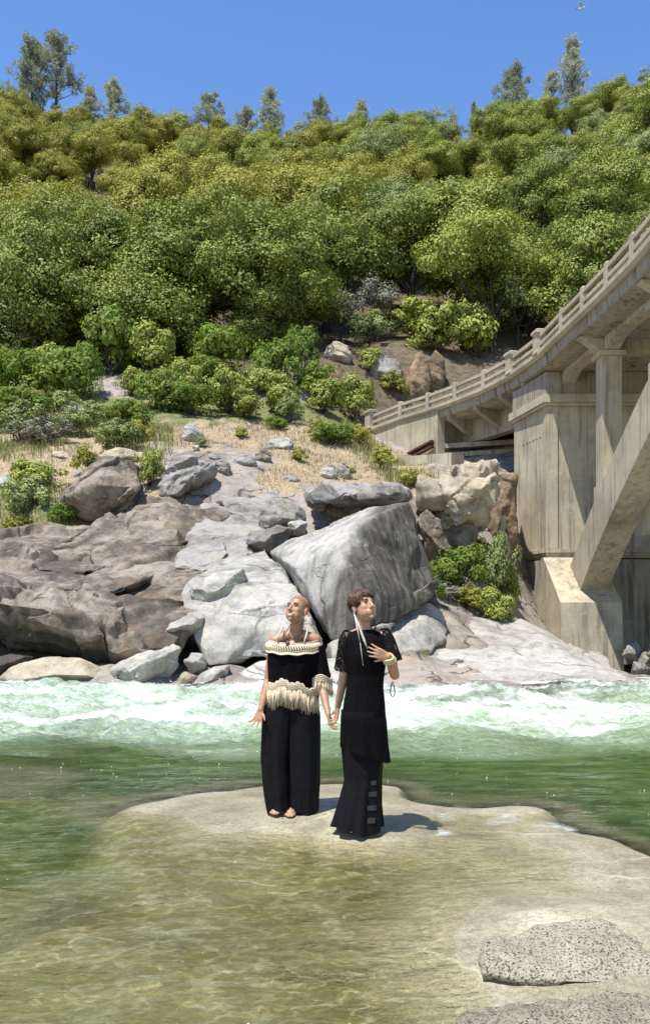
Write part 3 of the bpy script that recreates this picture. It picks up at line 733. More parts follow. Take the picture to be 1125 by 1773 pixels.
slab('smooth grey brown slab falling from the grassy bench in the middle of the bank', [(322,905,27.4),(380,838,31.2),(448,806,34.2),(492,812,34.2),(478,880,29.4),(448,935,26.2),(430,975,24.4),(372,978,24),(335,1000,23),(318,965,25),(340,1040,25),(440,1020,27),(470,960,30)], m_grey, .025, vox=.055, chis=4, frac=(1.8, .18, .8, .13))
def ledge(label, out, mat, lift=.25, under=.7, D=lambda y: 20.3+(1060-y)/155*8.0, **kw):
    p3 = []
    for x, y, fr in out:
        d = D(y); p3.append((x, y, d-lift)); p3.append((x, y+(7 if fr else 3), d+(under if fr else 1.2)))
    return slab(label, p3, mat, .045, vox=.045, **kw)
ledge('thin brown ledge with a shadowed lip on the upper left slab', [(55,962,0),(120,932,0),(200,904,0),(246,928,0),(240,950,1),(200,962,1),(190,986,1),(128,992,1),(70,985,1)], m_brown)
ledge('brown ledge over a dark hollow in the middle of the left slab', [(150,1000,0),(200,975,0),(266,984,0),(272,996,1),(215,1018,1),(178,1040,1),(140,1036,1)], m_brown, .3, 1.0)
ledge('narrow brown ledge below the tan topped boulder', [(225,905,0),(300,876,0),(335,880,0),(322,905,1),(250,930,1)], m_brown, .2, .7, lambda y: 20.3+(1060-y)/155*7.6)
ledge('broken grey ledge across the smooth slab right of the thin ledges', [(300,960,0),(340,935,0),(385,940,0),(400,962,1),(345,985,1),(305,985,1)], m_grey, .3, .8, lambda y: 20.6+(1060-y)/155*6.6)
ledge('brown slab edge jutting low over the water at the left', [(40,1070,0),(90,1058,0),(140,1064,0),(182,1104,1),(150,1112,1),(90,1086,1)], m_brown, .35, 1.6, lambda y: 20.3)
rock('flat buff boulder at the left waterline under the undercut slab', [(2,1175),(20,1155),(90,1138),(140,1140),(175,1158),(195,1182),(190,1192),(20,1192)], [(90,1170,.5),(150,1172,.4),(40,1178,.3)], 19.6, 1.6, m_buff, .03)
rock('thin brown slab lying at the left frame edge by the water', [(-60,1150),(20,1130),(58,1136),(45,1150),(0,1172),(-60,1178)], [(0,1152,.3)], 20.2, 1.2, m_brown, .04)
rock('angular pale block tilted at the water foot of the bank', [(195,1160),(225,1138),(300,1115),(312,1122),(306,1150),(290,1180),(240,1188),(205,1180)], [(230,1152,.5),(280,1138,.45),(240,1180,.35)], 19.2, 1.4, m_white, .03, vox=.028, chis=5, frac=(.6, .10, .8, .06))
rock('pale ledge block wedged left of the big white boulder', [(265,1095),(285,1075),(330,1060),(352,1064),(350,1085),(330,1105),(300,1110),(268,1112)], [(300,1088,.4),(335,1078,.4)], 20.1, 1.6, m_white, .035)
rock('small rounded stone in the dark gap beside the angular block', [(318,1145),(330,1130),(350,1132),(360,1150),(350,1165),(328,1166)], [(340,1148,.2)], 19.4, .7, m_grey, .05)
rock('small pale stone at the water below the dark gap', [(305,1175),(320,1162),(342,1168),(345,1182),(325,1190),(308,1188)], [(325,1176,.2)], 18.8, .6, m_buff, .05)
rock('pale wedge slab at the water left of the barefoot women', [(328,1190),(345,1168),(380,1152),(402,1152),(385,1180),(360,1198),(335,1198)], [(360,1175,.3)], 18.7, 1.0, m_white, .03)
rock('low pale slab at the water behind the woman in trousers', [(375,1195),(395,1160),(440,1145),(520,1138),(620,1140),(680,1160),(700,1206),(600,1210),(420,1206)], [(420,1178,.5),(520,1172,.8),(620,1178,.6)], 19.0, 2.4, m_white, .02, .06)
# the great white boulder in two halves split by the dark crack
slab('great pale boulder, left half beside the diagonal crack behind the shaved head', [(312,1022,21.3),(335,998,22.2),(395,962,23.4),(458,948,24),(486,982,22.6),(506,1016,21.5),(534,1068,20.8),(562,1112,20.3),(560,1118,19.9),(470,1140,19.7),(360,1152,19.8),(352,1124,19.8),(335,1108,20),(342,1076,20.5),(322,1050,21),
     (375,1010,21.2),(430,1035,20.4),(500,1062,20.1),(400,1085,19.9),(520,1092,19.8),(360,1150,23),(470,1100,24.5),(560,1090,24)], m_white, .02, vox=.045, chis=4, frac=(1.5, .13, .7, .10))
slab('great streaked boulder, peaked right half with a darker streaked face', [(504,981,22.0),(468,956,23.6),(520,922,24.8),(560,902,25.4),(640,876,26),(712,872,25.6),(690,874,23.2),(622,908,21.6),(585,946,20.7),(602,990,20.2),(735,955,24),(757,1003,23.4),(748,1022,23),(702,1062,21.6),(642,1090,20.5),(608,1104,20.1),(582,1110,20.1),(557,1060,20.7),(628,1045,20.0),
     (640,1060,25.5),(740,1010,26.5),(520,1050,25)], m_streaked, .016, vox=.05, chis=3, frac=(2.3, .10, .6, .08))
slab('lower pale wedge under the peaked half of the great boulder', [(575,1112,20.0),(605,1100,19.8),(650,1085,20.2),(690,1072,21.2),(660,1110,20.4),(610,1150,19.4),(570,1150,19.4),(560,1125,19.6),(620,1120,19.5),(640,1140,23),(570,1140,23)], m_white, .02, vox=.05)
rock('pale flat ledge fin on the left end of the great boulder', [(340,1060),(400,1040),(470,1030),(500,1045),(470,1070),(380,1100),(345,1108)], [(400,1075,.3),(460,1055,.35)], 20.5, 1.6, m_white, .03)
rock('pale shelf slab on the upper left shoulder of the great boulder', [(322,1020),(350,1000),(420,985),(430,1005),(380,1040),(345,1052)], [(370,1020,.3)], 20.9, 1.4, m_white, .03)
rock('pale streaked block leaning on the lower right of the great boulder', [(640,1080),(700,1040),(740,1010),(758,1005),(750,1030),(700,1065),(650,1100)], [(700,1050,.3)], 22.0, 1.8, m_streaked, .035)
# overhanging slab and broken blocks above it
rock('broad slab overhanging a dark hollow above the great boulder', [(527,850),(560,840),(640,845),(690,840),(708,852),(706,868),(660,874),(600,868),(540,872),(528,862)], [(560,858,.5),(650,860,.4),(700,860,.3)], 27.2, 3.6, m_grey, .03, vox=.045, frac=(.9, .16, .8, .10))
rock('brown back wall inside the dark hollow under the slab', [(556,868),(640,868),(650,890),(600,905),(560,905)], [(600,888,.1)], 28.6, 1.6, m_brown, .03)
rock('cracked grey block left of the dark hollow', [(445,890),(470,862),(505,870),(528,885),(530,912),(500,920),(450,918)], [(480,895,.4),(515,900,.35)], 26.6, 2.0, m_grey, .04)
rock('small square block beneath the cracked grey block', [(498,905),(520,898),(532,905),(528,925),(505,925)], [(515,912,.25)], 25.9, .9, m_white, .04)
rock('low grey blocks sitting on the crest behind the great boulder', [(425,945),(440,918),(480,910),(505,918),(500,940),(460,955)], [(460,932,.35)], 25.6, 1.8, m_grey, .045)
rock('brown boulder with a tan top on the left slope', [(107,866),(115,850),(150,815),(178,790),(222,796),(245,812),(244,835),(226,880),(206,900),(150,896),(112,884)], [(120,858,.5),(170,842,.7),(232,842,.5),(200,890,.35)], 28.8, 2.6, m_brown, .035, vox=.04, frac=(.8, .14, .8, .08))
rock('split pale boulder perched at the top of the slab', [(275,842),(300,797),(330,787),(366,797),(371,812),(360,832),(330,850),(290,868),(276,858)], [(295,840,.5),(335,825,.6),(300,860,.4)], 30.0, 2.2, m_grey, .04, vox=.04, frac=(.6, .16, .8, .10))
rock('pointed pale stone standing on the dry grass bench', [(314,758),(318,740),(328,729),(338,732),(350,748),(352,760),(335,768),(318,766)], [(332,750,.3)], None, 1.0, m_white, .04)
rock('tiny pale stone below the pointed stone', [(334,772),(340,768),(346,772),(345,784),(336,784)], [(340,776,.1)], None, .4, m_white, .05)
for lab, x0, x1, y0, y1, m in (('flat grey stone at the left of the row above the slab', 352,384,780,798,m_grey), ('rounded grey stone second in the row above the slab', 370,400,790,822,m_grey),
        ('flat pale stone in the middle of the row above the slab', 400,446,783,808,m_grey), ('brown stone at the right end of the row above the slab', 440,470,776,802,m_brown),
        ('flat pale rock embedded in the dry grass bench', 458,510,756,780,m_white), ('small grey rock in the dry grass above the hollow', 486,522,818,836,m_grey),
        ('left of two leaning pale stones in the dry grass', 551,584,800,832,m_white), ('right of two leaning pale stones in the dry grass', 578,606,797,830,m_white),
        ('flat pale stone among shrubs on the left slope', 162,246,772,800,m_buff), ('low pale slab at the left frame edge on the slope', -20,44,818,846,m_white),
        ('grey rock under the shrubs at the left frame edge', 0,40,722,752,m_grey), ('tan rock below the bright green thicket on the left', 96,150,690,735,m_buff),
        ('small tan rock beside the grey shrub on the left slope', 84,130,776,796,m_buff), ('pale rock behind the shrub on the bench', 200,262,775,800,m_buff),
        ('dark rock ledge under the trees at the left frame edge', -20,70,590,650,m_brown), ('brown outcrop among the bushes below the forest', 530,606,622,680,m_ochre),
        ('buff rock on the steep bank above the bushes', 556,610,590,628,m_buff), ('grey crag on the bare bank left of the parapet', 632,700,610,668,m_grey),
        ('ochre rock face behind the parapet', 700,745,600,700,m_ochre), ('tan rock face beside the ochre rock behind the parapet', 735,772,605,680,m_ochre)):
    w_, h_ = x1-x0, y1-y0; j = lambda a: a*random.uniform(-.08, .08)
    o_ = [(x0, y0+h_*.7), (x0+w_*.18+j(w_), y0+h_*.25+j(h_)), (x0+w_*.5+j(w_), y0+j(h_)*.4), (x0+w_*.82+j(w_), y0+h_*.18+j(h_)), (x1, y0+h_*.6), (x0+w_*.9, y1), (x0+w_*.12, y1)]
    dh = hit((x0+x1)/2, y1-2); t_ = w_/FPX*dh*.8
    rock(lab, o_, [(x0+w_*.4, y0+h_*.55, t_*.2), (x0+w_*.7, y0+h_*.7, t_*.18)], dh, t_, m, .028 if m is m_ochre else .05, cat='rock', name='rock', sink=.05)
# right bank under the bridge
rock('big buff block with a fractured pale front below the abutment', [(728,868),(760,832),(772,815),(856,815),(862,832),(842,870),(835,905),(800,905),(772,920),(745,905)], [(770,855,.6),(800,872,.8),(835,845,.5),(780,905,.6)], 28.0, 3.4, m_buff, .04, vox=.04, chis=5, frac=(.62, .26, .9, .12))
rock('shaded lower block hanging under the fractured buff block', [(752,900),(800,892),(832,900),(826,940),(800,970),(775,960),(756,930)], [(790,920,.3)], 28.2, 2.4, m_grey, .05)
rock('dark slab wedged between the streaked boulder and the buff block', [(720,900),(738,880),(760,900),(790,970),(775,985),(752,990),(735,950)], [(750,940,.3)], 27.0, 2.2, m_brown, .045)
rock('dark vertical rock wall left of the bridge pier', [(838,835),(862,822),(892,822),(895,960),(870,975),(842,950)], [(862,900,.2)], 33.0, 2.4, m_ochre, .04)
rock('small pale pointed stone at the pier foot above the bushes', [(846,958),(856,930),(868,915),(880,930),(882,958),(868,968)], [(864,945,.2)], 29.0, .9, m_buff, .05)
rock('slim pale stone standing on the pointed stone by the pier', [(862,920),(864,898),(872,892),(876,905),(872,922)], [(868,910,.08)], 29.3, .4, m_buff, .04)
slab('smooth pale granite shelf sloping from the bridge pier down to the water', [(590,1206,18.7),(680,1216,18.0),(820,1220,17.5),(950,1219,17.5),(1060,1216,17.7),(1118,1205,18.2),(1075,1160,24),(1045,1140,27.5),(990,1122,28.5),(930,1098,29.4),(885,1068,29.6),(832,1040,28.6),(790,1062,26),(735,1092,23.8),(690,1118,21.6),(630,1150,20),
     (760,1135,21.3),(850,1108,23.8),(900,1160,20.6),(1010,1165,21.4),(700,1170,19.4),(830,1185,18.9),(700,1300,24),(1000,1300,24)], m_white, .022, vox=.07, chis=4, sm=2, frac=(1.9, .14, .6, .09), cat='rock shelf', name='rock_shelf')
slab('long pale rounded ridge rising behind the woman in lace', [(648,1082,21.6),(700,1046,22.9),(742,1040,23.6),(772,1062,23.6),(778,1100,22.4),(740,1135,20.9),(680,1145,20.2),(640,1130,20),(690,1090,21.2),(735,1075,21.8),(640,1105,20.6),(700,1130,24),(760,1120,25)], m_white, .03, vox=.05, sm=3)
slab('low buff band of rock at the waterline right of the women', [(770,1205,17.9),(840,1190,18.5),(940,1186,18.7),(1040,1192,18.4),(1075,1204,18),(1050,1222,17.3),(900,1226,17.1),(790,1222,17.3),(900,1260,19)], m_buff, .03, vox=.05, sm=3)
rock('small dark boulder at the water by the right frame edge', [(1068,1200),(1078,1182),(1100,1172),(1122,1182),(1130,1205),(1100,1212)], [(1098,1192,.3)], 18.2, 1.0, m_grey, .04)
rock('pale boulder cut by the right frame edge at the water', [(1105,1200),(1120,1178),(1160,1172),(1200,1190),(1190,1212),(1120,1212)], [(1150,1192,.3)], 18.6, 1.2, m_white, .04)
for k, (x0, y0, s) in enumerate(((1078,1108,34), (1100,1122,40), (1120,1105,36), (1090,1140,34))):
    rock('dark wet boulder in the shadow under the bridge pier', [(x0,y0+s*.8),(x0+s*.2,y0+s*.2),(x0+s*.6,y0),(x0+s,y0+s*.5),(x0+s*.8,y0+s)], [(x0+s*.5,y0+s*.6,.3)], 29.5-k*.9, 1.0, m_grey, .06, group='boulders in the shadow under the bridge')
# speckled blocks in the right foreground
slab('speckled granite block in the right foreground beside the shallow water', [(830,1688,3.72),(836,1650,3.80),(846,1618,3.95),(900,1604,4.10),(1010,1600,4.18),(1140,1612,4.15),(1300,1622,4.1),(1310,1705,3.66),(1125,1706,3.60),(985,1700,3.60),(900,1697,3.64),(860,1640,3.80),(1000,1642,3.80),(1150,1648,3.78),(830,1760,3.9),(1300,1780,3.9),(900,1720,4.3),(1250,1720,4.3)], m_speck, .045, vox=.010, sm=2, chis=10)
slab('wider speckled granite ledge below the foreground block at the bottom edge', [(770,1790,3.25),(815,1745,3.46),(890,1718,3.58),(1000,1710,3.62),(1125,1716,3.60),(1310,1720,3.6),(1310,1900,2.9),(1050,1900,2.88),(840,1880,2.95),(900,1745,3.36),(1100,1748,3.36),(820,1800,3.8),(1300,1800,3.8)], m_speck, .045, vox=.010, sm=2, chis=10)
# ------------------------------------------------------------------ trees and shrubs
def leafmesh(name, c, nrm, size, mat, asp=.62):
    n = len(c); nrm = nrm/np.linalg.norm(nrm, axis=1)[:, None]
    r = rng.normal(size=(n, 3)); a = np.cross(nrm, r); a /= np.linalg.norm(a, axis=1)[:, None]; bb = np.cross(nrm, a)
    s = size[:, None]; bend = nrm*s*.18
    v = np.stack([c-a*s-bend, c+bb*s*asp+bend*.5, c+a*s-bend, c-bb*s*asp+bend*.5], 1).reshape(-1, 3)
    return mesh_np(name, v, np.arange(n*4).reshape(-1, 4), mat)

def rdir(n, zmin=-1.):
    d = rng.normal(size=(n*4+40, 3)); d /= np.linalg.norm(d, axis=1)[:, None]; d = d[d[:, 2] > zmin]
    return d[:n]

def crown(name, mat, R, H, zc, nl, ncl, nleaf, cr, ls, irregular=.25):
    """lobes carry clumps, clumps carry leaves"""
    cs, ns, ss = [], [], []
    L = rdir(nl, -.35); lc = L*np.array([R*.55, R*.55, H*.5])*rng.uniform(.6, 1.25, (nl, 1))+np.array([0, 0, zc]); lr = R*rng.uniform(.27, .60, nl)
    lc[0] = (0, 0, zc+H*.25)
    for i in range(ncl):
        k = rng.integers(nl); d = rdir(1, -.6)[0]
        cc = lc[k]+d*lr[k]*rng.uniform(.72, 1.08)*np.array([1, 1, .85]); r = cr*rng.uniform(.65, 1.3)
        m = int(nleaf*rng.uniform(.7, 1.3)); dd = rdir(m, -.75); q = rng.uniform(.55, 1.05, m)
        cs.append(cc+dd*r*q[:, None]*np.array([1, 1, .8])); ns.append(dd*1.0+d*.45+np.array([0, 0, .3])+rng.normal(size=(m, 3))*.32); ss.append(ls*rng.uniform(.6, 1.35, m))
    return leafmesh(name, np.concatenate(cs), np.concatenate(ns), np.concatenate(ss), mat), lc

def trunkmesh(name, lc, h0, r0, mat, lean=.0):
    mb = MB(); top = np.array([lean, 0, h0])
    mb.tube([(0,0,-1.), (lean*.3,0,h0*.4), tuple(top)], [r0*1.25, r0, r0*.8], 8)
    for q in lc[:7]:
        mid = top*.55+q*.45+rng.normal(size=3)*.25; mb.tube([tuple(top*.98), tuple(mid), tuple(q)], [r0*.55, r0*.35, r0*.12], 5)
    return mesh_np(name, mb.v, mb.f, mat, True)

m_bark = bark('oak_bark'); m_pbark = bark('pine_bark', (.13,.11,.10))
LEAF = {'olive': leaf('olive_leaves', (.27,.275,.046), (.42,.405,.080)), 'green': leaf('green_leaves', (.22,.27,.050), (.39,.42,.092)),
        'dark': leaf('dark_leaves', (.15,.19,.038), (.30,.34,.072)), 'sage': leaf('grey_green_leaves', (.22,.275,.095), (.35,.395,.15)),
        'lime': leaf('bright_green_leaves', (.150,.230,.035), (.250,.330,.070), .38), 'grey': leaf('grey_twig_leaves', (.24,.235,.19), (.36,.345,.28)),
        'pine': leaf('grey_pine_needles', (.30,.33,.28), (.42,.44,.37), .3), 'pine_pale': leaf('pale_pine_needles', (.40,.42,.39), (.52,.53,.49), .3)}
OAK = {}
for kd in ('olive', 'green', 'dark', 'sage'):
    OAK[kd] = []
    for q in range(3):
        me, lc = crown('crown', LEAF[kd], 3.6+.3*q, 5.0-.3*q, 4.0, 8+3*q, 175, 165, .74, .076)
        OAK[kd].append((me, trunkmesh('trunk', lc, 2.0, .22, m_bark, rng.uniform(-.4, .4))))
def put_tree(name, meshes, loc, sc, rz, label, group, cat='tree', parts=('crown', 'trunk'), sz=1.):
    e = empty(name, loc, label, cat, group); e.rotation_euler[2] = rz; e.scale = (sc, sc, sc*sz)
    for nm, me in zip(parts, meshes): link(nm, me, e)
    return e

COLN = {'olive': 'olive yellow', 'green': 'mid green', 'dark': 'dark green', 'sage': 'greyish green'}
def where(px, py):
    h_ = 'just under the ridge' if py < 250 else 'high on the hillside' if py < 320 else 'mid hillside' if py < 400 else 'low on the hill' if py < 480 else 'at the lower forest edge'
    marks = ((40,'beside the left frame edge'),(110,'below the tall pine pair'),(180,'below the small pale pine'),(260,'below the bare snag'),(390,'below the rounded pine'),(500,'below the slim pale pine'),(590,'below the lone round pine'),(670,'below the faint little pine'),
             (760,'below the little round green tree'),(840,'below the tiny slim pine'),(920,'below the grey right pine'),(1010,'below the tallest pale right pine'),(1090,'over the bridge parapet'))
    return h_+' '+next((t for x, t in marks if px < x), 'at the right frame edge')
trees = []
d = 53.
while d < 137:
    stp = 5.3+(d-52)*.032; x = -(.375*d+9)+random.uniform(0, 3)
    while x < .375*d+9:
        X_ = x+random.uniform(-1.5, 1.5); Y_ = d+random.uniform(-1.6, 1.6)
        if not (Y_ < 60 and 1.0 < X_ < 12+0*(Y_)) and not (Y_ < 57 and X_ > 8): trees.append((X_, Y_))
        x += stp*random.uniform(.95, 1.35)
    d += stp*1.02
for k in range(80):
    Y_ = random.uniform(100, 136); trees.append((random.uniform(-.42, .42)*Y_, Y_))
tz = ground_z([t[0] for t in trees], [t[1] for t in trees])
print('trees', len(trees))
for (X_, Y_), z in zip(trees, tz):
    px = CX+X_/Y_*FPX; py = HOR-(z+5-CAMZ)/Y_*FPX; n = pn(np.array([[X_*.06, Y_*.06, 3.3]]))[0]+random.uniform(-.35, .35)
    if px > 600: kd = 'green' if n < .05 else ('sage' if n < .4 else 'olive' if py < 330 else 'dark')
    elif py > 440: kd = 'dark' if n < .12 else ('green' if n < .45 else 'sage')
    else: kd = 'olive' if n < .34 else ('green' if n < .6 else 'dark')
    if Y_ < 64: z -= 1.7
    sc = random.choice((.8,1.0,1.15,1.3,1.5,1.65))*random.uniform(.92, 1.08)*(1.1 if Y_ < 75 else 1.)
    if Y_ < 64: sc = min(sc, 1.3); z -= .4*(sc-1)
    sc = min(sc, 1.45)
    if Y_ > 78: sc = min(sc, 1.25)
    if Y_ > 92: sc = min(sc*.88, 1.05); z -= .3
    if Y_ > 104: sc = min(sc*.88, .95); z -= .1+.5*(Y_ > 122)
    lab = f"{'large' if sc > 1.02 else 'small' if sc < .85 else 'mid sized'} {COLN[kd]} oak {where(px, py)}"
    put_tree('oak_tree', random.choice(OAK[kd]), (X_, Y_, z-.4), sc, random.uniform(0, 6.28), lab, 'oaks covering the hillside', sz=random.uniform(.85, 1.15))
# larger oaks that stand out
for px, py, d, sc, kd, lab in ((790,455,66,1.5,'green','big round bright oak, higher of the pair over the abutment'), (850,545,60,1.35,'green','big round oak in front, lower of the pair just over the parapet'),
        (540,400,72,1.45,'olive','broad olive oak bulging above the women'), (330,560,57,1.35,'dark','tall oak with pale flecked leaves at the forest edge left of centre'), (215,540,58,1.2,'dark','dark oak behind the bright bush at the forest edge'),
        (470,600,56,1.25,'dark','dark oak shading the forest edge above the grass bench'), (60,560,57,1.3,'dark','dark oak over the rock ledge at the far left forest edge'), (1060,330,80,1.5,'green','big green oak above the right end of the parapet'), (1120,240,100,1.5,'green','large oak on the ridge cut by the right frame edge')):
    X_ = (px-CX)/FPX*d; z = ground_z([X_], [d])[0]
    put_tree('oak_tree', OAK[kd][random.randrange(3)], (X_, d, z-.5), sc, random.uniform(0, 6.28), lab, 'oaks covering the hillside')

# grey pines on the ridge
def pine(name, mat, H, w, n, seed, bare=.35, dens=26):
    cs, ns, ss = [], [], []; mb = MB(); bend = rng.uniform(-.3, .3)
    mb.tube([(0,0,-2), (bend*.5,0,H*.5), (bend,0,H*.96)], [.2, .14, .03], 7)
    for i in range(n):
        t = bare+(1-bare)*(i/n); zz = H*t; ang = i*2.4+rng.uniform(-.5, .5); ln = w*(1-.75*((t-bare)/(1-bare))**1.5)*rng.uniform(.3, 1.25)
        base = np.array([bend*t, 0, zz]); tip = base+np.array([math.cos(ang)*ln, math.sin(ang)*ln, ln*rng.uniform(.25, .7)])
        mb.tube([tuple(base), tuple((base+tip)/2-np.array([0,0,.08*ln])), tuple(tip)], [.045, .03, .012], 4)
        for k in range(3):
            c = base+(tip-base)*rng.uniform(.45, 1.05)+rng.normal(size=3)*.12; dd = rdir(dens)
            cs.append(c+dd*rng.uniform(.15, .5, (dens, 1))); ns.append(np.cross(dd, rng.normal(size=(dens, 3)))+1e-3); ss.append(rng.uniform(.16, .32, dens))
    return leafmesh(name, np.concatenate(cs), np.concatenate(ns), np.concatenate(ss), mat, .16), mesh_np('trunk', mb.v, mb.f, m_pbark, True)
PINES = {k: [pine('crown', LEAF[k], 10, w_, n_, 0, br, dn) for w_, n_, br, dn in ((2.7,50,.3,40),(2.1,54,.34,36),(3.2,44,.38,40))] for k in ('pine', 'pine_pale')}
for px, yt, yb, v_, kd, wf, lab in ((55,72,215,0,'pine',1.1,'tall grey pine, left of the tall pair on the ridge'), (98,64,215,2,'pine',1.05,'tallest grey pine, right of the tall pair on the ridge'), (-4,148,205,1,'pine',1.,'pine top cut by the left frame edge'),
        (156,154,235,1,'pine_pale',1.2,'small pale pine right of the tall pair'), (200,143,250,0,'pine_pale',1.2,'bushy pale pine left of the bare snag'), (362,168,265,2,'pine',1.3,'rounded pine on the left ridge near the middle'),
        (425,190,268,0,'pine_pale',1.4,'low pale pine beside the rounded pine'), (467,158,265,1,'pine_pale',1.15,'slim pale pine rising in the middle of the ridge'), (553,176,265,2,'pine',1.2,'round grey pine alone in the middle of the ridge'),
        (625,178,262,1,'pine_pale',1.2,'small faint pine left of the green tree on the ridge'), (820,180,255,1,'pine',.8,'tiny slim pine between the green tree and the right pines'), (887,118,245,0,'pine',1.2,'grey pine left of the two pale pines at right'),
        (955,127,235,2,'pine_pale',1.0,'shorter pale pine beside the tallest right pine'), (990,70,235,1,'pine_pale',.95,'tallest pale thin pine on the right ridge')):
    dp = 131.; X_ = (px-CX)/FPX*dp; z = ground_z([X_], [dp])[0]; zt = CAMZ+(HOR-yt)/FPX*dp; sc = max(.4, (zt-z)/10)
    e = put_tree('pine_tree', PINES[kd][v_], (X_, dp, z), sc, random.uniform(0, 6), lab, 'grey pines on the ridge')
    e.scale = (sc*wf*.8, sc*wf*.8, sc)
mb = MB(); X_ = (235-CX)/FPX*130; z = ground_z([X_], [130.])[0]; zt = CAMZ+(HOR-182)/FPX*130
mb.tube([(X_,130,z),(X_-.1,130,(z+zt)/2),(X_+.2,130,zt)], [.22,.15,.03], 6)
for k in range(9):
    zz = z+(zt-z)*random.uniform(.4, .95); a = random.uniform(0, 6.28); mb.tube([(X_,130,zz),(X_+math.cos(a)*1.1,130+math.sin(a),zz+.9)], [.07,.015], 4)
thing('dead_tree', mb.v, mb.f, m_pbark, 'bare dead snag on the ridge right of the bushy pale pine', 'dead tree')
X_ = (715-CX)/FPX*129; put_tree('oak_tree', OAK['green'][0], (X_, 129, CAMZ+(HOR-245)/FPX*129-1), .72, 1., 'small dark round green tree alone on the ridge right of centre', 'oaks covering the hillside')

SHR = {}
for kd, ncl, nlf, cr, ls in (('lime', 55, 60, .28, .062), ('green', 55, 60, .27, .06), ('sage', 50, 60, .25, .055), ('grey', 45, 55, .25, .05), ('olive', 45, 60, .25, .055)):
    SHR[kd] = []
    for q in range(2):
        me, lc = crown('foliage', LEAF[kd], 1.0, 1.1, .8, 9, ncl, nlf, cr, ls); SHR[kd].append((me, trunkmesh('stem', lc, .25, .05, m_bark)))
SNAME = {'lime': 'bright green', 'green': 'mid green', 'sage': 'greyish green', 'grey': 'grey twiggy', 'olive': 'olive'}
